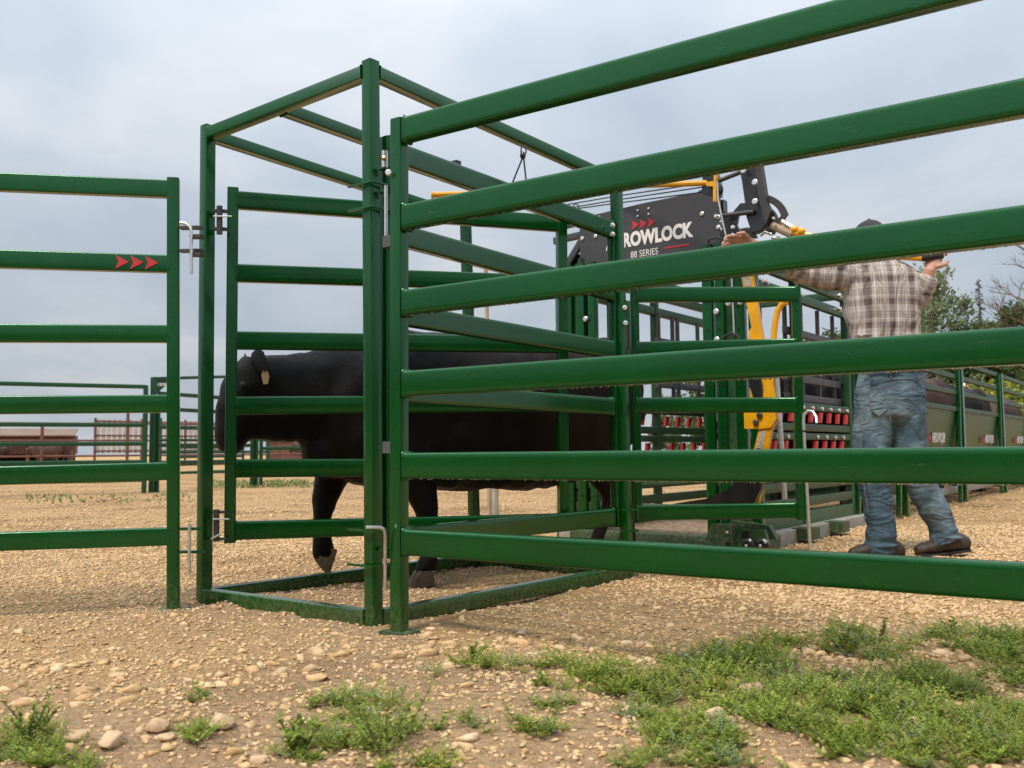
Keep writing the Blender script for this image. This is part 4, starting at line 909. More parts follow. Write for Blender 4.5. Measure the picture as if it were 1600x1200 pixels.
for PX in ([(1358, 607), (1386, 605), (1386, 640), (1373, 650), (1360, 640)], [(1402, 604), (1430, 606), (1427, 638), (1414, 648), (1402, 639)]):
    cxp = sum(p[0] for p in PX)/5; cyp = sum(p[1] for p in PX)/5; vs = [onto(jb, cxp, cyp, .006)]; fs = []; ring = []
    for ks in (.5, 1.0):
        rr_ = []
        for (x0, y0), (x1, y1) in zip(PX, PX[1:]+PX[:1]):
            for k in range(4): x, y = x0+(x1-x0)*k/4, y0+(y1-y0)*k/4; vs.append(onto(jb, cxp+(x-cxp)*ks, cyp+(y-cyp)*ks, .0055)); rr_.append(len(vs)-1)
        ring.append(rr_)
    n_ = 20
    for k in range(n_): fs.append((0, ring[0][k], ring[0][(k+1) % n_])); fs.append((ring[0][k], ring[1][k], ring[1][(k+1) % n_], ring[0][(k+1) % n_]))
    mb = MB(); mb.add(vs, fs); pk = mb.obj('pocket', 'jeans', jo, ang=80); stitch('stitching', PX+PX[:1], .0022, 'thread', pk, l_=.0055)
stitch('waistband', [(1343, 590), (1368, 592), (1392, 593), (1416, 592), (1440, 589)], .0025, 'thread', jo)
stitch('seam', [(1392, 593), (1391, 620), (1391, 660)], .0022, 'thread', jo)
stitch('seam', [(1346, 600), (1344, 650), (1345, 700), (1349, 750), (1356, 800)], .0025, 'thread', jo)
for x in (1358, 1392, 1431): stitch('belt_loop', [(x, 574), (x, 592)], .006, 'jeans', jo, l_=.004)
mb = MB(); mb.tube([MP(x, y, -.130+.001*abs(x-1392)) for x, y in ((1346, 577), (1360, 578), (1392, 579), (1425, 577), (1438, 575))], .006, 6); mb.obj('belt', 'boot', man)
def boot(px, py, dy, L_, dirx, lift):
    mb = MB(); c = MP(px, py, dy); z0 = c.z
    rings = []
    for t_, hw, ht in ((-.10, .035, .065), (-.07, .043, .09), (-.02, .045, .11), (.04, .046, .095), (.10, .050, .075), (.155, .046, .058), (.185, .028, .042)):
        x = c.x+dirx*t_; bz = z0+.008+lift*max(0, (.10-t_))*.5
        rings.append([Vector((x, c.y+hw*math.cos(a), bz+ht*.5+ht*.5*math.sin(a))) for a in np.linspace(0, 2*math.pi, 14, endpoint=False)])
    mb.loft(rings); me = remesh(mb, .006, 3); folds(me, .0015, 25, 61); b = finish(me, 'boot', 'boot', man)
    so_ = MB(); rr = []
    for t_, hw in ((-.098, .030), (-.05, .040), (.03, .040), (.10, .046), (.16, .040), (.18, .022)):
        x = c.x+dirx*t_; bz = z0+lift*max(0, (.10-t_))*.5; rr.append([Vector((x, c.y-hw, bz)), Vector((x, c.y+hw, bz)), Vector((x, c.y+hw, bz+.014)), Vector((x, c.y-hw, bz+.014))])
    so_.loft(rr); so_.obj('sole', 'sole', b)
boot(1485, 868, 0, .28, -1, .22); g_ = G(1375, 874); boot(1382, 873, .0, .28, -1, 0)

# ================================================================== FAR LEFT : pens, barn
def far_panel(name, label, Y0, px0, Y1, px1, zs, post_h=1.62, r=.028, mt='green_far', posts=None, group='pens beyond the frame', cat='fence'):
    a, b = Vector((*PD(px0, Y0), 0)), Vector((*PD(px1, Y1), 0)); t = thing(name, label, cat, tuple(a), group)
    for z in zs: mb = MB(); mb.bar(a+uz*z, b+uz*z, .045, r*2.2, .01); mb.obj('rail', mt, t)
    for f in (posts or (0, 1)):
        p = a.lerp(b, f); mb = MB(); mb.bar(p-uz*.02, p+uz*post_h, .06, .06, .01, up=(1, 0, 0)); mb.obj('post', mt, t)
    return t
z6 = (.2, .47, .74, 1.02, 1.30, 1.60)
far_panel('corral_fence', 'distant green rail panel behind the left foreground panel', 14.0, 226, 12.6, -150, z6)
fr = thing('gate_frame', 'distant tall green gate frame with a triangular gusset sign', 'frame', (*PD(238, 14.2), 0))
for px, Y in ((238, 14.2), (400, 16.4)):
    p = Vector((*PD(px, Y), 0)); mb = MB(); mb.bar(p-uz*.02, p+uz*1.76, .075, .075, .01, up=(1, 0, 0)); mb.obj('post', 'green_far', fr)
a, b = Vector((*PD(238, 14.2), 1.74)), Vector((*PD(400, 16.4), 1.95)); mb = MB(); mb.bar(a, b, .05, .05, .01); mb.obj('header', 'green_far', fr)
d = (b-a).normalized(); mb = MB(); mb.prism([a, a+d*.42, a-uz*.28], (0, .01, 0)); gs = mb.obj('gusset', 'green_far', fr)
text_on('ARROW', a+d*.06-uz*.12+Vector((0, -.01, 0)), (1, 0, 0), uz, .16, .05, 'print_white', 'lettering', fr)
far_panel('pen_gate', 'distant green gate hung in the tall frame left of the cow nose', 14.3, 246, 16.3, 394, (.45, .72, 1.0, 1.28, 1.52), 1.5, cat='gate')
far_panel('corral_fence', 'farthest green panel showing low between the frame posts', 21, 250, 23, 420, (.15, .4, .62, .9, 1.2), 1.4)
far_panel('corral_fence', 'distant green panel seen under the neck of the cow', 16.8, 408, 17.6, 640, (.2, .42, .67, .95, 1.2, 1.45), 1.5)
far_panel('corral_fence', 'distant green panel behind the belly and legs of the cow', 17.7, 655, 18.5, 860, (.2, .42, .67, .95), 1.1)
far_panel('corral_fence', 'thin distant green rails low behind the left frame post', 24, 262, 27, 380, (.1, .3, .5, .75), 1.0)
rf = thing('pipe_fence', 'long rust coloured pipe fence far behind the green pens', 'fence', (*PD(0, 26), 0))
for z in (.55, 1.0, 1.5):
    mb = MB(); a, b = Vector((*PD(-300, 24), z)), Vector((*PD(700, 33), z)); mb.tube([a, b], .035, 6); mb.obj('rail', 'rust', rf)
for i in range(9):
    f = i/8; p = Vector((*PD(-300, 24), 0)).lerp(Vector((*PD(700, 33), 0)), f+.045); mb = MB(); mb.tube([p, p+uz*(1.85 if i % 2 else 1.5)], .045, 6); mb.obj('post', 'rust', rf)
bn = thing('cattle_shed', 'low rust red cattle shed far away at the left edge', 'shed', (*PD(10, 48), 0))
bw = Vector((*PD(-260, 46), 0)); be = Vector((*PD(116, 50), 0)); bd = (be-bw).normalized(); bp = Vector((-bd.y, bd.x, 0))
mb = MB(); mb.box((bw+be)/2+bp*1.5+uz*1.15, (bd, bp, uz), ((be-bw).length, 2.6, 1.0)); mb.obj('wall', 'barn_red', bn)
mb = MB(); mb.prism([bw+uz*1.62-bp*.3, be+uz*1.62-bp*.3, be+uz*2.05+bp*3, bw+uz*2.05+bp*3], uz*.06); mb.obj('roof', 'barn_roof', bn)
mb = MB(); mb.box((bw+be)/2+bp*2.6+uz*.4, (bd, bp, uz), ((be-bw).length-.2, .2, .9)); mb.obj('back_wall', 'barn_dark', bn)
for i in range(6):
    p = bw.lerp(be, .01+i*.196); mb = MB(); mb.box(p+uz*.4, (bd, bp, uz), (.16, .16, .86)); mb.obj('post', 'barn_red', bn)
wb = thing('windbreak_fence', 'tall pale slatted windbreak fence far behind the green gate frame', 'fence', (*PD(150, 42), 0))
wa, wc = Vector((*PD(148, 42), 0)), Vector((*PD(352, 47), 0)); wd_ = (wc-wa).normalized()
bm_ = MB().box((0, 0, 0), ((1, 0, 0), (0, 1, 0), (0, 0, 1)), (.18, .03, 1.55)).mesh('board', 'pale_board', smooth=False)
nb = 26
for i in range(nb):
    o = bpy.data.objects.new('board', bm_); C.objects.link(o); o.parent = wb; p = wa.lerp(wc, (i+.5)/nb); o.location = (p.x-wb.location.x, p.y-wb.location.y, 1.42); o.rotation_euler = (0, 0, math.atan2(wd_.y, wd_.x))
for z in (.75, 1.45, 2.1): mb = MB(); mb.bar(wa+uz*z-Vector((0, .06, 0)), wc+uz*z-Vector((0, .06, 0)), .05, .07, .01); mb.obj('rail', 'rust', wb)
for i in range(4): p = wa.lerp(wc, i/3); mb = MB(); mb.bar(p, p+uz*2.25, .09, .09, .01, up=(1, 0, 0)); mb.obj('post', 'rust', wb)
for i, (px, Y, an, m_, lb_) in enumerate(((-10, 40, .3, 'cow_brown', 'brown cow standing far off at the left edge in front of the shed'), (62, 43, 2.9, 'cow_brown', 'brown cow far off in front of the shed, right of the edge one'), (480, 36, 3.0, 'cow_brown', 'brown cow far off, seen beneath the chin of the walking cow'))):
    cow_copy(lb_, (*PD(px, Y), 0), an, m_, 'cattle far away', 1.0)
sd2 = thing('red_shed', 'small dark red shed far away under the neck of the cow', 'shed', (*PD(470, 46), 0))
c = Vector((*PD(478, 46), 0)); mb = MB(); mb.box(c+uz*.75, ((1, 0, 0), (0, 1, 0), uz), (3.2, 3, 1.0)); mb.obj('wall', 'barn_red', sd2)
mb = MB(); mb.prism([c+Vector((-1.8, 0, 1.25)), c+Vector((1.8, 0, 1.25)), c+Vector((1.3, 0, 1.62)), c+Vector((-1.3, 0, 1.62))], (0, 3.2, 0)); mb.obj('roof', 'pale_board', sd2)
pole = thing('wooden_pole', 'thin tan wooden pole standing behind the cow back', 'pole', (*PD(764, 8.6), 0))
mb = MB(); p = Vector((*PD(764, 8.6), 0)); mb.tube([p-uz*.02, p+uz*1.2, W(759, 420, 8.6)], .019, 8); mb.obj('shaft', 'wood_tan', pole)
mb = MB(); mb.tube([p+Vector((.05, 0, -.02)), p+Vector((.05, 0, .28))], .035, 8); mb.obj('socket', 'skid', pole)

# ================================================================== TREES
def leaves(centers, size, n_per, rad, seed, jitter=.35):
    r_ = np.random.default_rng(seed); c = np.repeat(centers[:, :3], n_per, 0); rr = np.repeat(rad, n_per)
    v = r_.normal(size=(len(c), 3)); v /= np.linalg.norm(v, axis=1)[:, None]; c = c+v*(rr*(r_.random(len(c))**.45))[:, None]
    n = len(c); s_ = size*(.6+.8*r_.random(n)); d1 = r_.normal(size=(n, 3)); d1 /= np.linalg.norm(d1, axis=1)[:, None]; d2 = np.cross(d1, r_.normal(size=(n, 3))); d2 /= np.linalg.norm(d2, axis=1)[:, None]
    V = np.stack([c-d1*s_[:, None], c+d2*(s_*.5)[:, None], c+d1*s_[:, None], c-d2*(s_*.5)[:, None]], 1).reshape(-1, 3)
    return V, np.arange(4*n).reshape(-1, 4), np.repeat(np.clip(r_.normal(.45, .22, n), 0, 1), 4)
def tree(name, label, loc, h, w_, m_, seed, nclump=60, leaf=.13, per=60, cat='tree', trunk=.12, low=.25, group='trees behind the alley', form='round'):
    r_ = np.random.default_rng(seed); t = thing(name, label, cat, loc, group); cl = []; rad = []
    mb = MB(); mb.tube([Vector(loc)-uz*.1, Vector(loc)+uz*h*.4+Vector((.1, 0, 0)), Vector(loc)+uz*h*.85], [trunk, trunk*.7, trunk*.2], 8)
    for k in range(nclump):
        u = r_.random(); z = h*(low+(1-low)*u)
        if form == 'cone': rr = w_*(1-u)*.9+.08; a = r_.random()*6.28; q = rr*(r_.random()**.5); s_ = max(.16, rr*.32)
        else: rr = w_*math.sqrt(max(.03, 1-((u-.42)/.62)**2))*(.75+.5*r_.random()); a = r_.random()*6.28; q = rr*(r_.random()**.45); s_ = w_*(.16+.16*r_.random())
        c = (q*math.cos(a), q*math.sin(a), z); cl.append(c); rad.append(s_)
        if k % 3 == 0: mb.tube([Vector(loc)+uz*z*.6, Vector(loc)+Vector((c[0]*.6, c[1]*.6, z*.85)), Vector(loc)+Vector(c)], [trunk*.35, trunk*.2, trunk*.07], 5)
    mb.obj('trunk', 'bark', t)
    V, Fc, ti = leaves(np.array(cl), leaf, per, np.array(rad), seed+1); ti = np.clip(ti+.25*np.repeat(r_.normal(0, .6, nclump), per*4), 0, 1)
    o = from_np('crown', V, Fc, m_, ti, t)
    return t
def spot(px, Y): return (*PD(px, Y), 0)
tree('poplar_tree', 'tall pale green feathery tree just right of the plaid shirt', spot(1462, 46), 9.3, 2.2, 'tree_light', 1, 170, .10, 80, low=.08)
tree('willow_tree', 'pale green tree mostly hidden behind the plaid shirt', spot(1395, 44), 7.6, 2.2, 'tree_light', 2, 120, .10, 70, low=.1)
def spruce(name, label, loc, h, seed):
    r_ = random.Random(seed); t = thing(name, label, 'tree', loc, 'trees behind the alley'); b = Vector(loc); mb = MB(); mb.tube([b-uz*.1, b+uz*h*.5, b+uz*h], [.14, .09, .015], 7); mb.obj('trunk', 'bark', t)
    V = []; T_ = []
    for k in range(150):
        u = (k/150)**.9; z = h*(.12+.87*u); L_ = (1-u)*1.25*r_.uniform(.55, 1.15)+.10; a = r_.uniform(0, 6.28); d = Vector((math.cos(a), math.sin(a), r_.uniform(-.25, .1)))
        for q in range(int(26+60*L_)):
            f = r_.random()**.7; c = uz*z+d*L_*f+Vector((r_.gauss(0, .04), r_.gauss(0, .04), -.22*f*f*L_+r_.gauss(0, .03))); dd = (d+Vector((r_.gauss(0, .7), r_.gauss(0, .7), r_.gauss(-.1, .4)))).normalized(); w_ = dd.cross(uz).normalized()*.022
            V += [c-w_, c+w_, c+dd*.13]; T_ += [min(1, max(0, r_.gauss(.45, .25)))]*3
    from_np('crown', [v[:] for v in V], np.arange(len(V)).reshape(-1, 3), 'tree_dark', T_, t)
spruce('spruce_tree', 'narrow dark spruce with a pointed top right of the shirt', spot(1541, 60), 11.6, 3)
tree('bush', 'round mid green bush under the spruce tree', spot(1520, 46), 6.6, 1.7, 'tree_mid', 4, 190, .10, 80, low=.05)
tree('bush', 'mid green bush between the spruce and the bare tree', spot(1565, 48), 7.0, 1.7, 'tree_mid', 5, 190, .10, 80, low=.05)
tree('bush', 'brighter green bush at the right edge under the bare tree', spot(1610, 44), 7.3, 1.8, 'tree_mid', 6, 200, .10, 80, low=.05)
tree('bush', 'leafy green tree just outside the right edge', spot(1680, 42), 7.4, 2.2, 'tree_mid', 16, 70, .15, 50, low=.05)
tree('bush', 'olive green bush behind the chute, seen between its far posts', spot(1100, 40), 3.7, 1.3, 'tree_mid', 7, 50, .12, 45, low=.05)
tree('bush', 'small bush behind the open gate of the chute', spot(1050, 42), 3.0, 1.2, 'tree_light', 8, 45, .12, 45, low=.05)
tree('bush', 'green tree behind the chute left of the plaid shirt', spot(1300, 44), 6.0, 1.9, 'tree_mid', 9, 60, .13, 50, low=.05)
tree('bush', 'low green tree behind the dark upright bars of the chute', spot(1210, 43), 4.2, 1.8, 'tree_mid', 10, 60, .13, 50, low=.05)
tree('bush', 'yellow green bush low behind the alley at the right', spot(1565, 30), 2.55, 1.5, 'bush_yellow', 11, 50, .09, 55, low=.05)
tree('bush', 'yellow green bush low behind the alley near the hip of the man', spot(1500, 31), 2.4, 1.6, 'bush_yellow', 12, 50, .09, 55, low=.05)
# bare tree
bt = thing('bare_tree', 'leafless grey brown tree at the right edge', 'tree', spot(1624, 40), 'trees behind the alley')
mb = MB(); r_ = random.Random(5)
def branch(p, d, l_, rad, dep):
    q = p+d*l_*.5+Vector((r_.uniform(-.06, .06), r_.uniform(-.06, .06), .02))*l_; e_ = p+d*l_
    mb.tube([p, q, e_], [rad, rad*.8, rad*.55], 5)
    if dep == 0: return
    for k in range(r_.choice((3, 4, 4))):
        nd = (d+Vector((r_.uniform(-.85, .85), r_.uniform(-.85, .85), r_.uniform(-.15, .6)))).normalized()
        branch(p.lerp(e_, r_.uniform(.45, 1)), nd, l_*r_.uniform(.5, .75), rad*.5, dep-1)
base = Vector(spot(1624, 40)); mb.tube([base-uz*.1, base+uz*4], [.22, .15], 8)
for k in range(13):
    z = 3.5+k*.55; branch(base+uz*z, Vector((r_.uniform(-1, 1), r_.uniform(-1, 1), r_.uniform(.1, .7))).normalized(), 2.0-.08*k, .055, 3)
mb.tube([base+uz*4, base+uz*8, base+uz*11.5], [.15, .09, .02], 8)
mb.obj('trunk', 'bark', bt, smooth=False)
# wood far off behind the photographer (mirrored in the paint)
r2 = np.random.default_rng(77); n_ = 420
an = R(180)+np.linspace(-.2, math.pi+.2, n_); rad_ = 34+r2.normal(0, 2, n_); cz = .6+r2.random(n_)*3.0
cc_ = np.c_[rad_*np.cos(an), rad_*np.sin(an), cz]
V, Fc, ti = leaves(cc_, .55, 60, np.full(n_, 1.2), 78)
o = from_np('far_wood', V, Fc, 'tree_dark', ti); tag(o, kind='stuff')

# ================================================================== GRAVEL, STONES, WEEDS
def ico(sub):
    bm = bmesh.new(); bmesh.ops.create_icosphere(bm, subdivisions=sub, radius=1); bm.verts.ensure_lookup_table()
    V = np.array([v.co[:] for v in bm.verts]); Fc = np.array([[v.index for v in f.verts] for f in bm.faces]); bm.free(); return V, Fc
I1, I2, I3 = ico(1), ico(2), ico(3)
HULLS = {}
def hulls(npt, seed, K=14):
    if (npt, seed) in HULLS: return HULLS[(npt, seed)]
    r_ = np.random.default_rng(seed); o_ = []
    for k in range(K):
        v = r_.normal(size=(npt, 3)); v /= np.linalg.norm(v, axis=1)[:, None]; v *= (.72+.28*r_.random(npt))[:, None]
        bm = bmesh.new()
        for p in v: bm.verts.new(p)
        q = bmesh.ops.convex_hull(bm, input=bm.verts); bmesh.ops.delete(bm, geom=[x for x in q['geom_interior'] if isinstance(x, bmesh.types.BMVert)], context='VERTS')
        if npt > 20: bmesh.ops.bevel(bm, geom=bm.edges[:], offset=.05, segments=1, affect='EDGES'); bmesh.ops.triangulate(bm, faces=bm.faces[:])
        bm.verts.ensure_lookup_table(); bm.verts.index_update()
        o_.append((np.array([x.co[:] for x in bm.verts]), np.array([[x.index for x in f.verts] for f in bm.faces]))); bm.free()
    HULLS[(npt, seed)] = o_; return o_
def stones(name, P, size, npt, m_='stone', flat=.62, seed=0, rough=.22, tint=None):
    r_ = np.random.default_rng(seed); H_ = hulls(npt, 40+npt); K = len(H_); n = len(P); kk = r_.integers(0, K, n)
    S3 = np.c_[1+.45*r_.random(n), .70+.35*r_.random(n), flat*(.7+.55*r_.random(n))]*size[:, None]; A_ = r_.random(n)*6.283; TL = r_.normal(0, .22, n)
    TI = np.clip(r_.beta(2.6, 2.6, n) if tint is None else tint, 0, 1); Vs = []; Fs = []; Ts = []; o_ = 0
    for k in range(K):
        m = kk == k; c = int(m.sum())
        if not c: continue
        V0, F0 = H_[k]; nv = len(V0); v = V0[None]*S3[m][:, None, :]; ca, sa = np.cos(A_[m])[:, None], np.sin(A_[m])[:, None]; ct, st = np.cos(TL[m])[:, None], np.sin(TL[m])[:, None]
        x, y, z = v[..., 0], v[..., 1], v[..., 2]; y, z = y*ct-z*st, y*st+z*ct; x, y = x*ca-y*sa, x*sa+y*ca
        Vs.append((np.stack([x, y, z], -1)+P[m][:, None, :]).reshape(-1, 3)); Fs.append((F0[None]+(np.arange(c)*nv)[:, None, None]).reshape(-1, 3)+o_); o_ += c*nv; Ts.append(np.repeat(TI[m], nv))
    return from_np(name, np.concatenate(Vs), np.concatenate(Fs), m_, np.concatenate(Ts))
def scatter(n, y0, y1, seed, power=1.0):
    r_ = np.random.default_rng(seed); u = r_.random(n); Y = (y0**(2*power)+(y1**(2*power)-y0**(2*power))*u)**(1/(2*power)); X = (r_.random(n)*1.24-.62)*Y
    return X, Y, r_
def gravel_density(X, Y):
    P = np.c_[X, Y]; d = .30+.65*vnoise(P, 1.1, 21)+.35*vnoise(P, 4, 22)
    d += .6*np.clip((X+.2)/1.2, 0, 1)*(Y > 2.6)       # more gravel at the right
    d -= .30*np.clip((edge_of(X)-.15-Y)/.35, 0, 1)     # bare soil in front
    return d
def edge_of(X): return 2.62-.28*np.clip(-(X+.1), 0, 3)-.05*X
X, Y, r_ = scatter(76000, 1.55, 6.8, 11, .66); k = r_.random(len(X)) < np.clip(gravel_density(X, Y)+.30, .2, 1)
X, Y = X[k], Y[k]; sz = .0034+(.0085+.003*np.clip(X, 0, 1.5))*r_.random(len(X))**2.0+.0015*np.clip(Y-3, 0, 4); P = np.c_[X, Y, gh(np.c_[X, Y])+sz*.12]
tag(stones('gravel', P, sz, 9, seed=12), kind='stuff')
X, Y, r_ = scatter(24000, 6.5, 19, 13, .5); sz = .008+.016*r_.random(len(X))**1.6; P = np.c_[X, Y, gh(np.c_[X, Y])+sz*.2]
tag(stones('gravel', P, sz, 8, seed=14), kind='stuff')
X, Y, r_ = scatter(6500, 1.55, 6.0, 15, .6); ridge = np.exp(-((Y-edge_of(X)-.02-.12*vnoise(np.c_[X, Y], 2.5, 71))/.20)**2)*(.55+.45*vnoise(np.c_[X, Y], 5, 72)); k = r_.random(len(X)) < np.clip(.20+.75*ridge+.15*gravel_density(X, Y)+.25*(Y < 2.3)+.35*((X > -.3) & (Y > 2.4) & (Y < 4)), .03, 1)
X, Y = X[k], Y[k]; sz = .007+.016*r_.random(len(X))**2.6*(1+.9*np.exp(-((Y-edge_of(X))/.3)**2)); P = np.c_[X, Y, gh(np.c_[X, Y])+sz*.05]
hh = r_.random(len(sz)) < .5
tag(stones('pebbles', P[hh], sz[hh], 15, seed=16, flat=.5), kind='stuff'); tag(stones('pebbles', P[~hh], sz[~hh], 12, seed=17, rough=.35), kind='stuff')
# single larger rocks one can point at
rocks = [(1385, 1022+2, .048, 'pale flat topped rock lying among the weeds, upper of two'), (1425, 1141, .036, 'lumpy tan rock in the weeds near the lower right corner'), (900, 1000, .030, 'grey brown stone on the gravel below the bottom rail'),
         (1000, 1010, .028, 'dark cornered stone on the gravel left of the weeds'), (815, 998, .034, 'long flat grey stone on the gravel in front of the side gate'), (735, 1142+20, .030, 'pointed pinkish stone on bare soil between weed patches'),
         (575, 1006, .022, 'small grey stone just in front of the corner post'), (437, 1060, .034, 'blocky tan rock at the left of the stone ridge'), (345, 1135, .050, 'largest tan rock in the stone ridge, lower left'),
         (245, 1145, .046, 'broad pale flat rock in the stone ridge, left of the largest'), (175, 1165, .042, 'rounded orange brown rock near the lower left weeds'), (120, 1160, .038, 'grey tilted slab beside the lower left weeds'),
         (260, 1162, .030, 'orange brown cube shaped rock under the broad pale rock'), (405, 1140+60, .03, 'grey rock at the bottom edge'), (1175, 1083, .050, 'pale pink flat rock half sunk in the weed patch'), (1120, 1120+10, .04, 'tan slab with a dark side beside the weeds, lower middle')]
for i, (px, py, s_, lb_) in enumerate(rocks):
    g = G(px, min(py, 1195)); P = np.array([[g.x, g.y, gh([[g.x, g.y]])[0]+s_*.18]])
    if i == 0: continue
    o = stones('rock', P, np.array([s_*.68]), 30, 'rock', .6, 300+i, .30, np.array([random.random()])); tag(o, lb_, 'rock')
# weeds
patches = [(745, 1062, 80, 26, 1), (850, 1098, 55, 26, 1), (700, 1045, 40, 14, .6), (560, 1108, 85, 30, .5), (480, 1165, 60, 28, .55), (600, 1165, 95, 36, .8), (720, 1140, 50, 26, .45), (845, 1152, 38, 14, .9), (862, 1045, 32, 12, .9),
           (950, 1062, 62, 30, 1), (1010, 1095, 60, 34, 1), (1100, 1055, 85, 38, 1), (1230, 1018, 95, 28, 1), (1330, 1005, 60, 26, .9), (1150, 1028, 28, 14, .8), (1330, 1090, 230, 64, 1), (1500, 1050, 130, 70, 1), (1540, 1000, 70, 24, .9), (1200, 1150, 190, 50, 1), (1470, 1150, 180, 62, 1),
           (35, 1168, 62, 36, 1), (118, 1190, 40, 14, .8), (312, 1155, 32, 15, .9), (312, 1102, 30, 8, .5), (890, 1192, 70, 14, .8), (1060, 1180, 60, 24, .6), (1575, 1100, 60, 110, 1), (640, 1195, 160, 14, .6), (1000, 1192, 60, 10, .4), (1400, 1040, 120, 40, .8)]
def weed_templates(seed, n_t=14, leafl=.0135, leafw=.0043, stem_n=(5, 9), stem_l=(.035, .095), rise=.55):
    r_ = random.Random(seed); out_ = []
    for k in range(n_t):
        V = []; Fc = []; tn = []
        for s_ in range(r_.randint(*stem_n)):
            a = r_.uniform(0, 6.28); l_ = r_.uniform(*stem_l); el = r_.uniform(.1, rise)*1.9; p = Vector((0, 0, 0)); d = Vector((math.cos(a)*math.cos(el), math.sin(a)*math.cos(el), math.sin(el))); nseg = max(5, int(l_/.0085))
            for i in range(nseg):
                q = p+d*l_/nseg; d = (d+Vector((r_.uniform(-.15, .15), r_.uniform(-.15, .15), r_.uniform(-.05, .14)))).normalized()
                if i % 2 == 0:
                    sd_ = d.cross(uz).normalized()*.0006; o_ = len(V); V += [p-sd_, p+sd_, q+sd_, q-sd_]; Fc.append((o_, o_+1, o_+2, o_+3)); tn += [.1]*4
                for sgn in ((1, -1) if i else ()):
                    if r_.random() < .12: continue
                    la = Vector((d.y, -d.x, 0)); la = la.normalized() if la.length > .01 else Vector((1, 0, 0)); ld = (la*sgn+d*.7+Vector((0, 0, r_.uniform(-.3, .7)))).normalized(); ll = leafl*r_.uniform(.55, 1.25)*(1-.3*i/nseg)
                    wv = ld.cross(uz).normalized()*leafw*r_.uniform(.7, 1.2); up_ = Vector((0, 0, r_.uniform(-.001, .002))); o_ = len(V); tt = min(1, max(0, r_.gauss(.5, .2)+.25*i/nseg))
                    V += [p, p+ld*ll*.6+wv+up_, p+ld*ll, p+ld*ll*.55-wv+up_]; Fc.append((o_, o_+1, o_+2, o_+3)); tn += [tt]*4
                p = q
        out_.append((np.array([v[:] for v in V]), np.array(Fc), np.array(tn)))
    return out_
def plant_weeds(name, tpl, pos, sc_, m_, seed, tadd=None):
    r_ = np.random.default_rng(seed); Vs = []; Fs = []; Ts = []; o_ = 0
    for i in range(len(pos)):
        V, Fc, tn = tpl[r_.integers(len(tpl))]; a = r_.random()*6.283; ca, sa = math.cos(a), math.sin(a)
        v = V*sc_[i]; v = np.c_[v[:, 0]*ca-v[:, 1]*sa, v[:, 0]*sa+v[:, 1]*ca, v[:, 2]]+pos[i]; Vs.append(v); Fs.append(Fc+o_); o_ += len(V); Ts.append(np.clip(tn+r_.normal(0, .16), 0, .9)+(.25 if r_.random() < .03 else 0))
    return from_np(name, np.concatenate(Vs), np.concatenate(Fs), m_, np.clip(np.concatenate(Ts), 0, 1))
r_ = np.random.default_rng(5); pos = []
for (cx_, cy_, rx, ry, dn_) in patches:
    n = int(dn_*rx*ry/27)
    for k in range(n):
        a = r_.random()*6.283; q = r_.random()**.6; x, y = cx_+rx*q*math.cos(a), cy_+ry*q*math.sin(a)
        if y > 1240: continue
        g = G(x, y)
        if vnoise([[g.x, g.y]], 6, 44)[0]+.5*vnoise([[g.x, g.y]], 15, 45)[0] < .02-.25*dn_: continue
        pos.append((g.x, g.y, gh([[g.x, g.y]])[0]))
pos = np.array(pos)
T1 = weed_templates(1, rise=.38); T2 = weed_templates(2, 10, .008, .0016, (6, 10), (.04, .10), .6)
kk = r_.random(len(pos)); sA = .38+.5*r_.random(len(pos)); far_s = np.clip(pos[:, 1]/2.1, .85, 1.25)
A_ = kk < .55; B_ = (kk >= .55) & (kk < .80); C_ = (kk >= .80) & (kk < .86); D_ = (kk >= .86) & (kk < .94); E_ = kk >= .94
T3 = weed_templates(3, 10, .021, .0075, (3, 6), (.03, .07), .6)
tag(plant_weeds('weeds', T2, pos[D_], (sA*far_s)[D_]*1.1, 'weed_dry', 6), kind='stuff')
tag(plant_weeds('weeds', T3, pos[E_], (sA*far_s)[E_], 'weed', 7), kind='stuff')
tag(plant_weeds('weeds', T1, pos[A_], (sA*far_s)[A_], 'weed', 1), kind='stuff')
tag(plant_weeds('weeds', T2, pos[B_], (sA*far_s)[B_], 'weed', 2), kind='stuff')
tag(plant_weeds('weeds', T1, pos[C_], (sA*far_s)[C_]*.9, 'weed_grey', 3), kind='stuff')
print('weeds', len(pos))
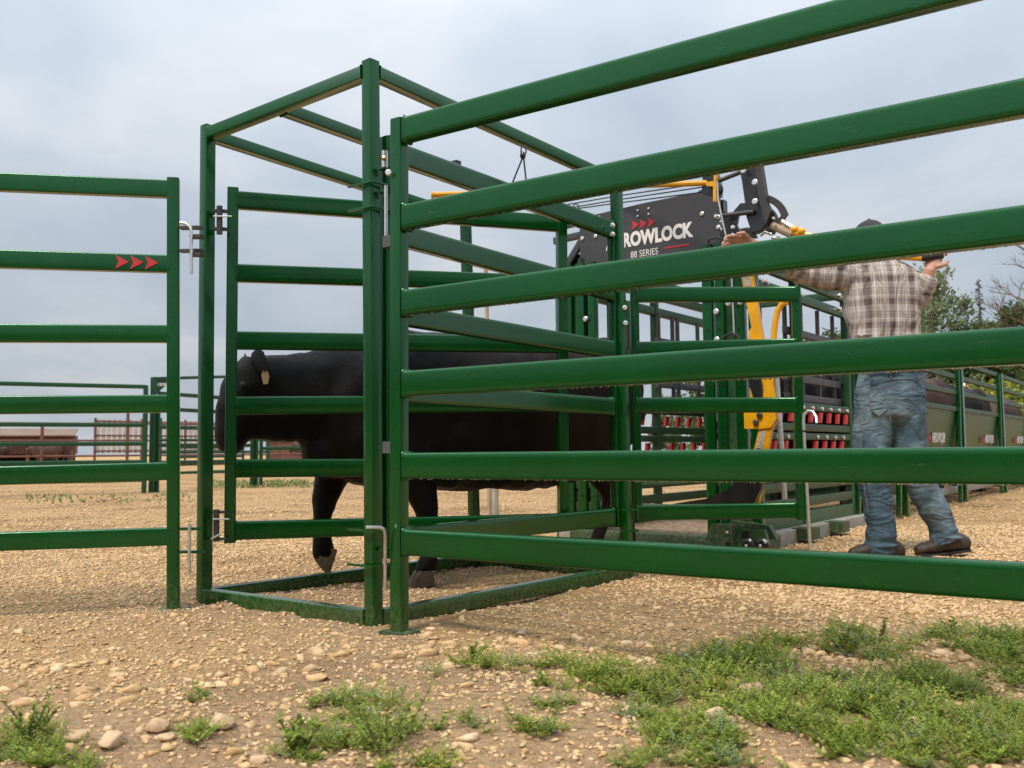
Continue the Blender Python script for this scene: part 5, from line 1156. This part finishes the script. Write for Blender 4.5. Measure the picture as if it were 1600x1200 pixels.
# single plants
def sprig(label, px, py, h, seed, lean=(0, 0), n=7, lf=.013):
    g = G(px, py); base = Vector((g.x, g.y, gh([[g.x, g.y]])[0])); t = thing('weed_plant', label, 'weed', tuple(base)); rr = random.Random(seed); mb = MB(); V = []; Fc = []; tn = []
    for s_ in range(n):
        a = rr.uniform(0, 6.28); d = Vector((math.cos(a)*.7+lean[0], math.sin(a)*.7+lean[1], rr.uniform(.5, 1.3))).normalized(); p = base.copy(); pts = [p.copy()]; l_ = h*rr.uniform(.6, 1.1)
        for i in range(9):
            p = p+d*l_/9; d = (d+Vector((rr.uniform(-.2, .2), rr.uniform(-.2, .2), rr.uniform(-.05, .12)))).normalized(); pts.append(p.copy())
            for q in range(4):
                if i < 2: continue
                ld = Vector((rr.uniform(-1, 1), rr.uniform(-1, 1), rr.uniform(-.2, .9))).normalized(); wv = ld.cross(uz).normalized()*lf*.28; o_ = len(V); b_ = p-base
                V += [b_, b_+ld*lf*.5+wv, b_+ld*lf, b_+ld*lf*.5-wv]; Fc.append((o_, o_+1, o_+2, o_+3)); tn += [min(1, max(0, rr.gauss(.5, .25)))]*4
        mb.tube(pts, [.0016]+[.0012]*8+[.0006], 5)
    mb.obj('stem', 'stem', t); from_np('leaves', [v[:] for v in V], Fc, 'weed', tn, t)
sprig('woody branched weed with brown stems at the bottom, left of centre', 606, 1180, .15, 1, n=9)
sprig('tall thin weed standing against the gravel near the right', 1370, 998, .085, 2, (.1, 0), n=4, lf=.012)
sprig('upright bright green weed at the top edge of the patch right of centre', 1327, 1012, .085, 3, n=6)
sprig('single green sprout on the gravel just left of the weed patch', 737, 1035, .05, 4, n=5, lf=.012)
sprig('leafy weed at the lower left edge of the picture', 45, 1160, .11, 5, n=9)
sprig('broad leaved weed at the bottom between two bare patches', 470, 1175, .08, 6, n=7, lf=.018)
# far grass strips in the pen
r_ = np.random.default_rng(9); n = 150; px = 330+r_.random(n)*180; Y = 15.5+r_.random(n)*4; X = (px-800)/F*Y
V = []; Fc = []
for i in range(n):
    for k in range(5):
        a = r_.random()*6.28; h_ = .025+.05*r_.random(); b = np.array([X[i]+r_.normal(0, .08), Y[i]+r_.normal(0, .08), 0]); o_ = len(V); c = np.array([math.cos(a), math.sin(a), 0])*.02; V += [b-c, b+c, b+np.array([r_.normal(0, .03), r_.normal(0, .03), h_])]; Fc.append((o_, o_+1, o_+2))
n2 = 120; px = 40+r_.random(n2)*260; Y = 11+r_.random(n2)*2.4; X = (px-800)/F*Y
for i in range(n2):
    for k in range(3):
        a = r_.random()*6.28; h_ = .02+.04*r_.random(); b = np.array([X[i], Y[i], 0]); o_ = len(V); c = np.array([math.cos(a), math.sin(a), 0])*.012; V += [b-c, b+c, b+np.array([r_.normal(0, .03), r_.normal(0, .03), h_])]; Fc.append((o_, o_+1, o_+2))
tag(from_np('grass', V, Fc, 'grass', r_.random(len(V))), kind='stuff')
